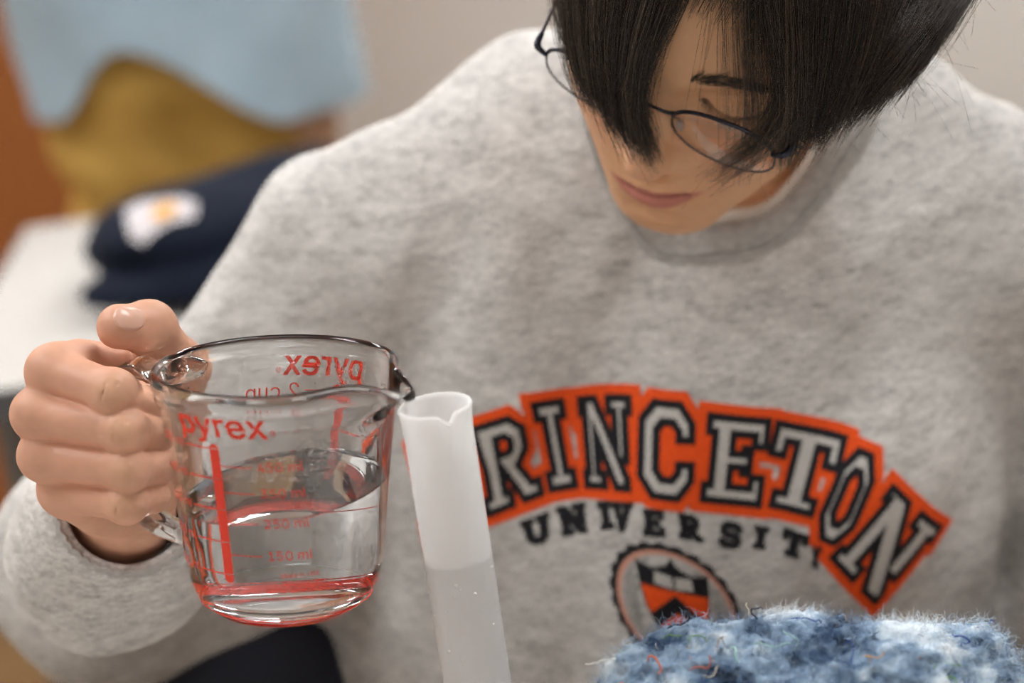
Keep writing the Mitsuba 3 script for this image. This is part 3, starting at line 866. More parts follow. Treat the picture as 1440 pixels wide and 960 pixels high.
import scipy.spatial
LN = np.array([-0.12, -0.80, 0.58])
LN /= np.linalg.norm(LN)
LU = np.cross([0, 0, 1.0], -LN)
LU /= -np.linalg.norm(LU)
if LU[0] < 0:
    LU = -LU
LV = np.cross(LN, LU)
mat('m_label', base_color=(0.62, 0.58, 0.60), roughness=0.8)
mat('m_label_gold', base_color=(0.72, 0.36, 0.07), roughness=0.8)
LO = np.array([-0.303, 2.165, 0.825])
add('beanie__label_patch', drape(lab, .002, .006, LO, LU, LV, LN, beanie_sdf), 'm_label', True, label='white sewn label')
add('beanie__label_patch__emblem', drape(affinity.translate(Point(0, 0).buffer(.012), .006, .006), .0035, .004, LO, LU, LV, LN, beanie_sdf), 'm_label_gold', True)
tag('beanie', 'navy knitted cap with a white label lying on the table behind', 'knit cap')

# ---------------------------------------------------------------- the standing person behind
BX, BY = -0.318, 2.75


def stander_sdf(P):
    q = P - [BX, BY, 0]
    d = cap(q * [1, 1.25, 1], (0, 0, 1.02), (0, 0.0, 1.38), 0.150, 0.165) / 1.15
    d = smin(d, cap(q, (-.06, 0, 1.42), (.06, .0, 1.42), .085, .085), .08)
    for s in (-1, 1):
        d = smin(d, cap(q, (s * .085, .0, .92), (s * .075, .02, .5), .082, .058), .05)
        d = smin(d, cap(q, (s * .075, .02, .5), (s * .08, .04, .09), .056, .042), .03)
        d = smin(d, cap(q, (s * .08, .04, .05), (s * .09, -.10, .035), .040, .034), .03)
        d = smin(d, cap(q, (s * .19, 0, 1.40), (s * .25, .02, 1.13), .050, .040), .04)
        d = smin(d, cap(q, (s * .25, .02, 1.13), (s * .08, -.19, 1.16), .038, .028), .02)
        d = smin(d, ell(q, (s * .03, -.20, 1.17), (.05, .028, .022)), .02)
    d = smin(d, cap(q, (0, .0, 1.45), (0, -.01, 1.58), .055, .052), .03)
    d = smin(d, ell(q, (0, -.015, 1.68), (.075, .095, .115)), .02)
    d = smin(d, ell(q, (0, -.105, 1.66), (.012, .02, .02)), .01)
    return d


mat('m_skin_far', base_color=(0.55, 0.33, 0.22), roughness=0.5)
add('standing_person__body', surface(stander_sdf, (-.8, 2.4, -.02), (.16, 3.05, 1.85), 0.014), 'm_skin_far', True)
add('standing_person__hair', surface(lambda P: smax(ell(P - [BX, BY, 0], (0, .005, 1.70), (.085, .105, .115)), -(ell(P - [BX, BY, 0], (0, -.10, 1.655), (.07, .075, .09))), .02), (-.5, 2.5, 1.5), (-.1, 3.0, 1.9), 0.012), 'm_dark_cloth', True)
mat('m_khaki', base_color=(0.50, 0.30, 0.075), roughness=0.85, specular=0.2, sheen=0.2)


def khaki_sdf(P):
    q = P - [BX - .012, BY, 0]
    d = ell(q, (0, .01, .90), (.155, .125, .16))
    for s in (-1, 1):
        d = smin(d, cap(q, (s * .070, .0, .86), (s * .072, .02, .48), .092, .078), .035)
        d = smin(d, cap(q, (s * .072, .02, .48), (s * .078, .04, .085), .076, .066), .03)
    q2 = P @ np.array([[.85, 0, .5], [0, 1, 0], [-.5, 0, .85]])
    d = d - .022 * (meshkit.noise(q2 * [9, 9, 26], 31) - .5) - .010 * (meshkit.noise(P * [30, 30, 14], 33) - .5)
    return smax(d, .075 - P[:, 2], .01)


add('standing_person__trousers', surface(khaki_sdf, (-.62, 2.5, .03), (-.02, 3.0, 1.12), 0.008), 'm_khaki', True)
# shirt: a tube with a curved shirt-tail hem, rising to a notch at the side seam
th = np.linspace(-np.pi, np.pi, 240, endpoint=False)
ph = (th - math.radians(-17) + np.pi) % (2 * np.pi) - np.pi
drop = np.where(ph < 0, np.clip(-ph / math.radians(34), 0, 1), np.clip(ph / math.radians(52), 0, 1))
drop = drop * drop * (3 - 2 * drop)
back = np.clip((np.abs(ph) - math.radians(110)) / math.radians(60), 0, 1)
drop = drop * (1 - back * back * (3 - 2 * back))
hem = 0.913 - np.where(ph < 0, 0.078, 0.108) * drop
zs = np.linspace(0, 1, 60)
zz = hem[None] + zs[:, None] * (1.46 - hem[None])
ww = np.interp(zz, [0.75, 0.9, 1.05, 1.30, 1.40, 1.44, 1.47], [0.197, 0.196, 0.192, 0.205, 0.19, 0.13, 0.07])
P = np.stack([BX + ww * np.sin(th)[None], BY - ww * .74 * np.cos(th)[None], zz], -1)
w = meshkit.noise(P * [12, 12, 5], 41) - .5 + .6 * (meshkit.noise(P * [22, 22, 12], 42) - .5)
P[..., 0] += .022 * w * np.sin(th)
P[..., 1] -= .026 * w * np.cos(th)
inn = P.copy()
inn[..., 0] = BX + (inn[..., 0] - BX) * .985
inn[..., 1] = BY + (inn[..., 1] - BY) * .985
shirt = grid_mesh(np.concatenate([P, inn[::-1]], 0), True, True)
shirt.fix_normals()
mat('m_pale_blue', base_color=proc(lambda p, n, uv: mix((0.31, 0.42, 0.51), (0.40, 0.50, 0.57), fbm(p.x * 14, p.y * 14, p.z * 14))), roughness=0.85, specular=0.15, sheen=0.2)
add('standing_person__shirt', shirt, 'm_pale_blue', 50)
for s in (-1, 1):
    def slv(P, s=s):
        q = P - [BX, BY, 0]
        d = smin(cap(q, (s * .165, 0, 1.38), (s * .25, .02, 1.13), .075, .058), cap(q, (s * .25, .02, 1.13), (s * .13, -.13, 1.15), .056, .044), .02)
        return d - .008 * (meshkit.noise(P * 30, 44) - .5)
    add('standing_person__shirt__sleeve', surface(slv, (BX - .36, 2.45, 1.0), (BX + .36, 2.9, 1.5), .010), 'm_pale_blue', True)
tag('standing_person', 'person standing behind in a pale blue shirt and khaki trousers, seen at hip height', 'person')

# ---------------------------------------------------------------- hair
rh = np.random.default_rng(21)
HAIR_N = 9                                             # samples along a strand in front


def guide(points):
    """Points (px, py, clearance from the skin in metres) to the person frame."""
    px = np.array(points, float)
    d = np.stack([(px[:, 0] - 720) / FPX, -(px[:, 1] - 480) / FPX, -np.ones(len(px))], 1)
    t = np.linspace(1.08, 1.36, 200)
    P = t[None, :, None] * d[:, None]
    s = (head_sdf(c2h(P.reshape(-1, 3))) * HS).reshape(len(px), -1) - px[:, 2:]
    cross = s < 0
    k = np.where(cross.any(1), cross.argmax(1), np.abs(s).argmin(1))
    return P[np.arange(len(px)), k]


CROWN = np.array([0.012, 0.124, -0.045])


def over_scalp(h, lift):
    """Push points in the head's frame out to a given distance from the skull."""
    h = np.array(h, float)
    f = lambda q: ell(q, (0, 0.036, -0.006), (0.0745, 0.088, 0.097))  # noqa: E731
    for _ in range(4):
        h = h - grad(f, h, 1e-3) * (f(h) - lift)[:, None]
    return h


def with_root(points, crown=CROWN, n=6):
    g = guide(points)
    top = c2h(g[:1])[0]
    t = np.linspace(0.18, 0.92, n)[:, None]
    root = crown * (1 - t) + top * t
    end = ell(top[None], (0, 0.036, -0.006), (0.0745, 0.088, 0.097))[0]
    root = over_scalp(root, np.linspace(0.006, max(0.006, end), n))
    g = np.vstack([h2c(root), g])
    g = spline(g, 40)
    for _ in range(2):
        g[1:-1] = (g[:-2] + 2 * g[1:-1] + g[2:]) / 4
    return g


LEFT = [with_root(p) for p in (
    [(790, -45, .012), (794, 20, .013), (806, 66, .015), (820, 108, .018), (830, 127, .021)],
    [(806, -45, .012), (810, 30, .013), (822, 88, .015), (838, 130, .019), (845, 140, .021)],
    [(828, -45, .012), (832, 30, .013), (842, 95, .015), (852, 135, .019), (859, 149, .020)],
    [(855, -45, .012), (852, 30, .014), (857, 100, .015), (868, 165, .017), (884, 200, .018)],
    [(893, -45, .012), (880, 30, .013), (877, 100, .014), (886, 165, .016), (905, 208, .016)],
    [(924, -45, .011), (904, 30, .012), (891, 100, .013), (897, 165, .015), (921, 213, .016)],
    [(948, -45, .010), (925, 30, .011), (904, 90, .012), (901, 150, .014), (914, 198, .016)],
    [(985, -45, .009), (958, 10, .010), (930, 65, .010), (908, 118, .012), (903, 165, .014)])]
MID = [with_root(p) for p in (
    [(1000, -45, .009), (985, 20, .009), (965, 80, .010), (945, 130, .012), (935, 180, .014)],
    [(1020, -45, .009), (1022, 40, .009), (1026, 100, .010), (1034, 160, .013), (1036, 215, .016)],
    [(1048, -45, .009), (1046, 40, .009), (1050, 110, .011), (1054, 170, .015), (1040, 235, .019)],
    [(1062, -45, .009), (1062, 40, .010), (1066, 100, .012), (1070, 170, .017), (1048, 235, .020)])]
RIGHT_ = [with_root(p) for p in (
    [(1064, -45, .010), (1074, 30, .010), (1094, 90, .012), (1106, 150, .017), (1088, 206, .021)],
    [(1090, -45, .010), (1092, 30, .011), (1106, 100, .013), (1113, 160, .018), (1100, 216, .021)],
    [(1122, -45, .011), (1121, 40, .013), (1120, 110, .016), (1120, 165, .019), (1106, 212, .020)],
    [(1160, -45, .013), (1153, 40, .016), (1144, 110, .019), (1134, 165, .021), (1116, 204, .021)],
    [(1200, -45, .016), (1190, 40, .020), (1174, 105, .024), (1156, 155, .024), (1136, 192, .022)],
    [(1245, -45, .020), (1230, 30, .026), (1208, 90, .030), (1182, 138, .030), (1158, 180, .027)],
    [(1292, -45, .026), (1270, 30, .034), (1246, 85, .038), (1218, 128, .038), (1192, 166, .034)],
    [(1335, -45, .032), (1310, 15, .042), (1282, 65, .046), (1252, 108, .046), (1226, 138, .042)],
    [(1378, -45, .036), (1350, 0, .048), (1322, 36, .052), (1294, 74, .052), (1266, 108, .050)])]
SWEEP = [with_root(p) for p in (
    [(1072, -45, .012), (1084, 60, .014), (1096, 130, .020), (1082, 180, .023), (1034, 216, .024), (1000, 240, .024)],
    [(1108, -45, .013), (1112, 60, .015), (1112, 135, .020), (1096, 188, .024), (1060, 216, .024), (1022, 240, .024)])]


LOCKS = []


def strands(gs, n, weights=None, jitter=.0022, layer=.007, clumps=5, tight=.75, short=(.72, 1.03), wave=.0012):
    gs = np.array(gs)
    m = len(gs) - 1
    w = np.ones(m) if weights is None else np.array(weights, float)
    sec = rh.choice(m, n, p=w / w.sum())
    s = rh.uniform(0, 1, n)
    lock = (np.floor(s * clumps) + .5) / clumps + rh.normal(0, .06, n)
    L = rh.uniform(*short, n)
    u = np.linspace(0, 1, HAIR_N)[None] * L[:, None]
    x = u * 39
    i = np.clip(x.astype(int), 0, 38)
    f = (x - i)[..., None]
    se = s[:, None] + (lock - s)[:, None] * tight * np.clip((u - .35) / .6, 0, 1)
    se = se[..., None]
    A = gs[sec[:, None], i] * (1 - f) + gs[sec[:, None], i + 1] * f
    B = gs[sec[:, None] + 1, i] * (1 - f) + gs[sec[:, None] + 1, i + 1] * f
    p = A * (1 - se) + B * se
    away = h2c((0, .02, 0))
    out = p - away
    out /= np.linalg.norm(out, axis=2, keepdims=True)
    tone = rh.normal(0, 1, (m, clumps + 1, 2))
    li = np.floor(s * clumps).astype(int)
    LOCKS.append(tone[sec, li, 0])
    p = p + out * (tone[sec, li, 1] * .0016)[:, None, None] * np.clip(u * 1.6 - .2, 0, 1)[..., None]
    p = p + out * (rh.uniform(-.5, 1, n) * layer)[:, None, None] * np.clip(.35 + u * .8, 0, 1)[..., None]
    p = p + rh.normal(0, 1, (n, 1, 3)) * jitter * (.3 + u[..., None])
    ph = rh.uniform(0, 6.28, (n, 3))
    p = p + wave * np.sin(ph[:, None] + u[..., None] * rh.uniform(5, 12, (n, 1, 1))) * u[..., None]
    return p


groups = [strands(LEFT, 5200, [.8, 1.1, 1.2, 1.3, 1.2, 1.1, .30], clumps=4, tight=.8, jitter=.0018),
          strands(MID, 100, [.5, 1.0, 1.8], tight=.3, jitter=.003),
          strands(MID[2:], 90, None, tight=.5),
          strands(RIGHT_, 10200, [.8, 1, 1, 1, 1.1, 1.3, 1.7, 2.0], clumps=6, tight=.6),
          strands(SWEEP, 420, None, clumps=3, tight=.8)]
# the rest of the head: from the crown over the skull to the hairline
n = 6500
az = rh.uniform(-np.pi, np.pi, n)
endh = np.stack([np.sin(az) * .080, np.where(np.cos(az) > .2, .075, -.030 + .03 * np.abs(np.sin(az))) + rh.uniform(-.015, .015, n), np.cos(az) * .095 - .006], 1)
t = np.linspace(.05, 1, HAIR_N)[None, :, None]
pp = CROWN * (1 - t) + endh[:, None] * t
lift = (.010 + .012 * np.abs(np.sin(az)))[:, None] * np.linspace(.6, 1, HAIR_N)[None] + rh.uniform(0, .006, (n, 1))
pp = over_scalp(pp.reshape(-1, 3), lift.ravel()).reshape(n, HAIR_N, 3) + rh.normal(0, .0012, (n, 1, 3))
groups.append(h2c(pp))
LOCKS.append(rh.normal(0, .5, n))
locks = np.concatenate(LOCKS)[:, None]
hair = np.concatenate(groups)
hr_ = rh.uniform(.00011, .00022, (len(hair), 1)) * np.linspace(1, .45, HAIR_N)[None] ** .8
hcol = np.array([.0240, .0155, .0105]) * np.exp(rh.normal(0, .38, (len(hair), 1)) + .34 * locks) + np.array([.040, .024, .013]) * (rh.uniform(0, 1, (len(hair), 1)) > .90)
hm = tubes(hair, hr_)
hm.vertices = world(hm.vertices)
scene['m_hair'] = {'type': 'twosided', 'bsdf': {'type': 'principled', 'base_color': {'type': 'mesh_attribute', 'name': 'vertex_color'}, 'roughness': .42, 'specular': .55}}


def cap_sdf(P):
    h = c2h(P)
    d = smin(head_sdf(h) - .0055, ell(h, (0, .040, -.010), (.083, .093, .101)), .01) * HS
    d = smax(d, -(h[:, 1] * .75 - h[:, 2] * .62 - .012 - .012 * np.clip((np.abs(h[:, 0]) - .03) / .04, 0, 1)) * HS, .006)
    return smax(d, -(head_sdf(h) + .002) * HS, .002)


capm = surface(cap_sdf, (-0.03, 0.0, -1.54), (0.28, 0.40, -1.12), 0.0032)
capm.vertices = world(capm.vertices)
add('person__hair', join(capm, hm), 'm_hair', True, color=np.vstack([np.tile([.010, .0065, .005], (len(capm.vertices), 1)), np.repeat(hcol, HAIR_N * 3, 0)]), label='straight dark brown hair falling over the forehead')
# loose single hairs off the outline
fl = []
for base, dirs, k in ((RIGHT_[7:], (1, -.35), 34), (RIGHT_[4:8], (.35, -1), 40), (LEFT[:2], (-1, .1), 12), (SWEEP, (-.3, -1), 26)):
    g = np.array(base)
    for _ in range(k):
        a, b = rh.integers(0, len(g)), rh.integers(24, 39)
        p0 = g[a, b]
        d = np.array([dirs[0], dirs[1], 0]) + rh.normal(0, .55, 3)
        d /= np.linalg.norm(d)
        d2 = d + rh.normal(0, .7, 3) + [0, -.6, 0]
        L = rh.uniform(.008, .026)
        fl.append(np.array([p0 + d * L * v + (d2 - d) * L * v * v * .5 for v in np.linspace(0, 1, 8)]))
fm = tubes(np.array(fl), np.full(8, .00006))
fm.vertices = world(fm.vertices)
mat('m_brow', base_color=(.012, .008, .006), roughness=.5)
add('person__hair__loose_hairs', fm, 'm_brow', True, kind='stuff')


def on_head(h):
    """Project points of the head's frame onto the skin."""
    h = np.array(h, float)
    for _ in range(6):
        h = h - grad(head_sdf, h, 4e-4) * head_sdf(h)[:, None] * .8
    return h


for s in (1, -1):
    # eyebrow
    n = 330
    u = rh.uniform(0, 1, n)
    line = spline([(.0175, .0235, .098), (.028, .0245, .095), (.040, .0225, .089), (.050, .0185, .082), (.058, .0120, .071)], 60)
    wdt = np.interp(u, [0, .3, .7, 1], [.0018, .0038, .0030, .0008])
    p = line[(u * 59).astype(int)] + np.stack([np.zeros(n), rh.uniform(-1, 1, n) * wdt, np.zeros(n)], 1)
    p = on_head(p)
    nn = grad(head_sdf, p, 1e-3)
    dirn = np.stack([np.interp(u, [0, .15, 1], [.35, .9, 1]), np.interp(u, [0, .15, .5, 1], [.9, .35, .0, -.45]), -u * .4], 1) + rh.normal(0, .18, (n, 3))
    dirn -= nn * (dirn * nn).sum(1, keepdims=True)
    dirn /= np.linalg.norm(dirn, axis=1, keepdims=True)
    L = rh.uniform(.005, .009, n)[:, None]
    pts = np.stack([p + dirn * L * v + nn * (.0004 + .0010 * v * (1.4 - v)) for v in np.linspace(0, 1, 5)], 1)
    pts[..., 0] *= s
    m = tubes(h2c(pts), np.array([.00008, .00010, .00009, .00007, .00003]) * 1.15)
    m.vertices = world(m.vertices)
    add('person__eyebrow', m, 'm_brow', True)
    # lashes
    n = 170
    u = rh.uniform(0, 1, n)
    line = spline(LASH + [0, .0002, .0008], 60)
    p = line[(u * 59).astype(int)]
    dirn = np.stack([-.25 + .75 * u, -.95 * np.ones(n), .55 * np.ones(n)], 1) + rh.normal(0, .13, (n, 3))
    dirn /= np.linalg.norm(dirn, axis=1, keepdims=True)
    L = (rh.uniform(.0045, .0085, n) * np.interp(u, [0, .3, 1], [.5, .9, 1]))[:, None]
    pts = np.stack([p + dirn * L * v + np.array([0, .0010, .0012]) * v * v for v in np.linspace(0, 1, 5)], 1)
    pts[..., 0] *= s
    m = tubes(h2c(pts), np.array([.00014, .00012, .00010, .00007, .00003]))
    m.vertices = world(m.vertices)
    add('person__eyelashes', m, 'm_brow', True)

# ---------------------------------------------------------------- the glasses
from scipy.spatial.transform import Rotation
GR = Rotation.from_rotvec([1.14319164, -0.46860073, -0.24270909]).as_matrix()
GT = np.array([0.0723, 0.1130, -1.2088])


def g2w(p):
    return world(np.asarray(p, float) @ GR.T + GT)


mat('m_frame', base_color=(.010, .013, .030), roughness=.28, metallic=.5, specular=.6, clearcoat=.4)
mat('m_frame_tip', base_color=(.02, .03, .06), roughness=.35, specular=.6)
mat('m_pad', base_color=(.30, .27, .27), roughness=.35, specular=.5)
scene['m_lens'] = {'type': 'thindielectric', 'int_ior': 1.5, 'ext_ior': 1.0}
LW, LH, LC = .0278, .0212, .0360
la = np.linspace(0, 2 * np.pi, 96, endpoint=False)


def lens_curve(s, k=1.0):
    c, q = np.cos(la), np.sin(la)
    x = np.sign(c) * np.abs(c) ** .86 * LW * k
    y = np.sign(q) * np.abs(q) ** np.where(q > 0, .80, .94) * LH * k
    y = y + .0016 * (x / LW) * s * (y > 0)
    z = -(x * x + y * y) * 2.2 - .0010 * s * x / LW
    return np.stack([s * LC + x, y, z], 1)


for s in (1, -1):
    c = lens_curve(s)
    up = np.clip((np.sin(la) - .05) / .35, 0, 1)
    m = tubes(c[None], (.00062 + .00050 * up)[None], 10, closed=True)
    m.vertices = g2w(m.vertices)
    add('eyeglasses__rim', m, 'm_frame', True)
    rr_ = [lens_curve(s, k) for k in (.985, .8, .6, .4, .2, .001)]
    m = grid_mesh(np.array(rr_), False, True)
    m.vertices = g2w(m.vertices)
    add('eyeglasses__lens', m, 'm_lens', True, label='clear lens')
    # hinge block and temple
    hx = LC + LW
    m = tubes([spline([(s * (hx - .0012), .0085, -.0016), (s * (hx + .0015), .0106, -.0015), (s * (hx + .0045), .0116, -.0026), (s * (hx + .0058), .0118, -.0058), (s * (hx + .0060), .0118, -.0100)], 18)], np.interp(np.linspace(0, 1, 18), [0, .3, .6, 1], [.0011, .0015, .0019, .0014]), 10)
    m.vertices = g2w(m.vertices)
    add('eyeglasses__hinge', m, 'm_frame', True)
    ear = ((h2c((s * .0800, .0175, -.014)) - GT) @ GR)
    drop = ((h2c((s * .0770, -.012, -.036)) - GT) @ GR)
    start = np.array([s * (hx + .0060), .0118, -.0095])
    m = tubes([spline([start, start * .62 + ear * .38 + [s * .002, .0012, 0], start * .2 + ear * .8 + [s * .001, .001, 0], ear, drop], 40)], np.interp(np.linspace(0, 1, 40), [0, .6, .75, 1], [.00095, .00095, .0014, .0015]), 10)
    m.vertices = g2w(m.vertices)
    add('eyeglasses__temple', m, 'm_frame', True)
    pm = trimesh.creation.icosphere(2, 1.0)
    pm.vertices = pm.vertices * [.0010, .0044, .0022] @ Rotation.from_euler('zy', [s * 18, s * -28], degrees=True).as_matrix().T + [s * .0116, -.0050, -.0030]
    arm = tubes([spline([(s * (LC - LW + .0012), .003, -.0012), (s * .0095, .003, -.0022), (s * .0118, -.0025, -.0034)], 14)], np.full(14, .00042), 6)
    pm.vertices = g2w(pm.vertices)
    arm.vertices = g2w(arm.vertices)
    k = add('eyeglasses__nose_pad', pm, 'm_pad', True)
    add(k + '__arm', arm, 'm_frame', True)
b = tubes([spline([(-(LC - LW) - .0006, .0062, -.0016), (-.0055, .0088, .0006), (0, .0096, .0012), (.0055, .0088, .0006), (LC - LW + .0006, .0062, -.0016)], 24)], np.interp(np.linspace(0, 1, 24), [0, .15, .5, .85, 1], [.0014, .0010, .0009, .0010, .0014]), 10)
b.vertices = g2w(b.vertices)
add('eyeglasses__bridge', b, 'm_frame', True)
tag('eyeglasses', 'thin dark blue metal glasses slipped low on the nose of the seated person', 'glasses')

# ---------------------------------------------------------------- the measuring cup
CUP_B = world(at(404, 846, 1.128))                    # middle of its foot
CUP_T = world(at(389, 515, 1.100))                    # middle of its rim
CUP_A = (CUP_T - CUP_B) / np.linalg.norm(CUP_T - CUP_B)
H = float(np.linalg.norm(CUP_T - CUP_B))
_to = -_f - (-_f @ CUP_A) * CUP_A                     # towards the camera, across the axis
_to /= np.linalg.norm(_to)
_rt = np.cross(CUP_A, _to)
_rt = _rt if _rt @ RIGHT > 0 else -_rt
SP_AZ = math.radians(62)                              # the spout, from the viewer's side to the right
EX = math.sin(SP_AZ) * _rt + math.cos(SP_AZ) * _to    # cup axes: x to the spout, z up
EY = np.cross(CUP_A, EX)
print('cup H', H)


def cup_w(p):
    p = np.asarray(p, float)
    return CUP_B + p[..., :1] * EX + p[..., 1:2] * EY + p[..., 2:3] * CUP_A


def r_out(z):
    return np.interp(z, [0, .0015, .004, .008, .013, .020, .032, .05, .08, .100, H - .014, H - .009, H - .0055, H - .003, H - .0012, H], [.0330, .0350, .0385, .0415, .0437, .0452, .0466, .0484, .0518, .0543, .0556, .0562, .0576, .0581, .0579, .0572])


def spout(theta, z):
    """Outward push and drop of the rim at the pouring lip."""
    k = smooth_np(.093, H, z)
    a = np.abs((theta + np.pi) % (2 * np.pi) - np.pi)
    return .0140 * k * np.exp(-(a / .20) ** 2) - .0022 * k * np.exp(-((a - .52) / .25) ** 2), -.006 * k ** 3 * np.exp(-(a / .17) ** 2) + .0008 * k ** 3 * np.exp(-((a - .55) / .3) ** 2)


NT = 240
TH = np.linspace(0, 2 * np.pi, NT, endpoint=False)
WALL = 0.0042
# the water's plane in cup coordinates, through a point on the axis, level in the room
WZ = 0.0580
UPC = np.array([EX[2], EY[2], CUP_A[2]])


def wet_z(x, y):
    return WZ - (UPC[0] * x + UPC[1] * y) / UPC[2]


def ring_pts(r, z):
    """A ring of the cup at radius r and height z (arrays or numbers), with the pouring lip."""
    z = np.broadcast_to(z, TH.shape)
    dr_, dz = spout(TH, z)
    rr = np.broadcast_to(r, TH.shape) + dr_
    return np.stack([rr * np.cos(TH), rr * np.sin(TH), z + dz], 1)


def r_in(z):
    return np.interp(z, [.0068, .0085, .012, .018, .026, .05, .08, .100, H - .010, H - .004, H - .001], [.024, .0318, .0370, .0405, .0423, .0446, .0478, .0502, .0516, .0523, .0530])


zo = np.concatenate([[.0002, .0008, .0018, .003, .0045, .006, .008, .010, .013, .016, .020], np.linspace(.026, H - .014, 26), H - np.array([.011, .009, .0075, .006, .0045, .003, .0015])])
outer_rings = [ring_pts(r, 0.0016) for r in (.0001, .012, .024)] + [ring_pts(.0275, .0012), ring_pts(.0300, .0003)] + [ring_pts(r_out(z), z) for z in zo]
rim_rings = [ring_pts(.0562, H + .0009), ring_pts(.0551, H + .0012), ring_pts(.0540, H + .0008), ring_pts(.0531, H - .0004)]
zi_up = np.linspace(1, 0, 22)
# inside: a ring lies exactly on the water line
wl_z = np.full(NT, WZ)
for _ in range(30):
    p = ring_pts(r_in(wl_z), wl_z)
    wl_z = wet_z(p[:, 0], p[:, 1])
upper_rings = [ring_pts(r_in(wl_z + (H - .002 - wl_z) * t), wl_z + (H - .002 - wl_z) * t) for t in zi_up]
lows = [.95, .85, .7, .55, .42, .32, .24, .17, .11, .065, .03]
lower_rings = [ring_pts(r_in(.0085 + (wl_z - .0085) * t), .0085 + (wl_z - .0085) * t) for t in lows] + [ring_pts(r, z) for r, z in ((.0315, .0083), (.026, .0072), (.018, .0067), (.009, .0066), (.0001, .0066))]
rings = np.array(outer_rings + rim_rings + upper_rings + lower_rings)
shell = grid_mesh(rings, False, True)
wet_from = len(outer_rings) + len(rim_rings) + len(upper_rings) - 1     # this ring is the water line


def closed_grid(R):
    """Grid of rings with its two ends closed by a middle point."""
    m = grid_mesh(R, False, True)
    n, k = R.shape[:2]
    v = np.vstack([m.vertices, R[0].mean(0), R[-1].mean(0)])
    i = np.arange(k)
    j = (i + 1) % k
    f = np.vstack([m.faces, np.stack([np.full(k, n * k), i, j], 1), np.stack([np.full(k, n * k + 1), (n - 1) * k + j, (n - 1) * k + i], 1)])
    t = trimesh.Trimesh(v, f, process=False)
    if t.volume < 0:
        t.invert()
    return t


glass = closed_grid(rings)
# handle, opposite the spout: a flat strap that leaves the rim, turns down and comes back to the wall
hp = spline([(-.0535, 0, H - .010), (-.064, 0, H - .0072), (-.078, 0, H - .0085), (-.0880, 0, H - .0165), (-.0900, 0, H - .034), (-.0896, 0, H - .051), (-.0873, 0, H - .0675), (-.0800, 0, H - .0792), (-.068, 0, H - .0855), (-.056, 0, H - .0875), (-.0442, 0, H - .0877)], 70)
tg = np.gradient(hp, axis=0)
tg /= np.linalg.norm(tg, axis=1, keepdims=True)
nr = np.cross(tg, [0, 1.0, 0])
hw = np.interp(np.linspace(0, 1, 70), [0, .12, .3, .7, .9, 1], [.0200, .0130, .0085, .0074, .0072, .0120])
ht = np.interp(np.linspace(0, 1, 70), [0, .12, .3, .7, .9, 1], [.0055, .0048, .0046, .0044, .0048, .0055])
an = np.linspace(0, 2 * np.pi, 28, endpoint=False)
sq = lambda c: np.sign(c) * np.abs(c) ** .75  # noqa: E731
hr = hp[:, None] + (sq(np.cos(an))[None] * hw[:, None])[..., None] * np.array([0, 1.0, 0]) + (sq(np.sin(an))[None] * ht[:, None])[..., None] * nr[:, None]
handle = closed_grid(hr)
gm, hm_ = solid(glass), solid(handle)
print('cup', gm.status(), hm_.status())
cup = (gm + hm_).to_mesh()
cv, cf = np.array(cup.vert_properties[:, :3], float), np.array(cup.tri_verts)
cen = cv[cf].mean(1)
rad = np.linalg.norm(cen[:, :2], axis=1)
# the wetted inner wall: there the glass meets the water instead of air
tri_n = np.cross(cv[cf[:, 1]] - cv[cf[:, 0]], cv[cf[:, 2]] - cv[cf[:, 0]])
ang = np.arctan2(cen[:, 1], cen[:, 0])
mid_r = (r_out(cen[:, 2]) + r_in(np.maximum(cen[:, 2], .0068))) / 2
inward = np.where(cen[:, 2] < .0095, (cen[:, 2] > .0040) & (rad < .0355) & (tri_n[:, 2] > 0), rad < mid_r)
wet = inward & (cen[:, 2] < wet_z(cen[:, 0], cen[:, 1]))
scene['m_glass'] = {'type': 'dielectric', 'int_ior': 1.48, 'ext_ior': 1.0}
scene['m_glass_water'] = {'type': 'dielectric', 'int_ior': 1.333, 'ext_ior': 1.48}
scene['m_water'] = {'type': 'dielectric', 'int_ior': 1.333, 'ext_ior': 1.0}
dry = trimesh.Trimesh(cup_w(cv), cf[~wet], process=False)
dry.remove_unreferenced_vertices()
add('measuring_cup__body', dry, 'm_glass', 35, label='clear glass jug with handle and pouring lip')
wm = trimesh.Trimesh(cup_w(cv), cf[wet][:, ::-1], process=False)
wm.remove_unreferenced_vertices()
add('water__body', wm, 'm_glass_water', 35)
top = rings[wet_from]
inner_top = [top * [t, t, 1] + [0, 0, 0] for t in (.965, .93, .6, .3)]
tops = [top]
for t, lift in ((.985, -.0009), (.965, -.0014), (.93, -.0017), (.6, -.0018), (.3, -.0018), (.0005, -.0018)):
    q = top * [t, t, 1]
    q[:, 2] = wet_z(q[:, 0], q[:, 1]) + lift
    tops.append(q)
sm = grid_mesh(np.array(tops), False, True)
if (np.cross(sm.vertices[sm.faces[:, 1]] - sm.vertices[sm.faces[:, 0]], sm.vertices[sm.faces[:, 2]] - sm.vertices[sm.faces[:, 0]])[:, 2]).mean() < 0:
    sm.invert()
sm.vertices = cup_w(sm.vertices)
add('water__surface', sm, 'm_water', True)
tag('water', 'clear water standing in the glass measuring cup', 'water', kind='thing')
tag('measuring_cup', 'clear glass measuring cup with red printed scale held by its handle', 'measuring cup')

# red print on the outside
mat('m_red', base_color=(0.74, 0.040, 0.016), roughness=0.45, specular=0.4)


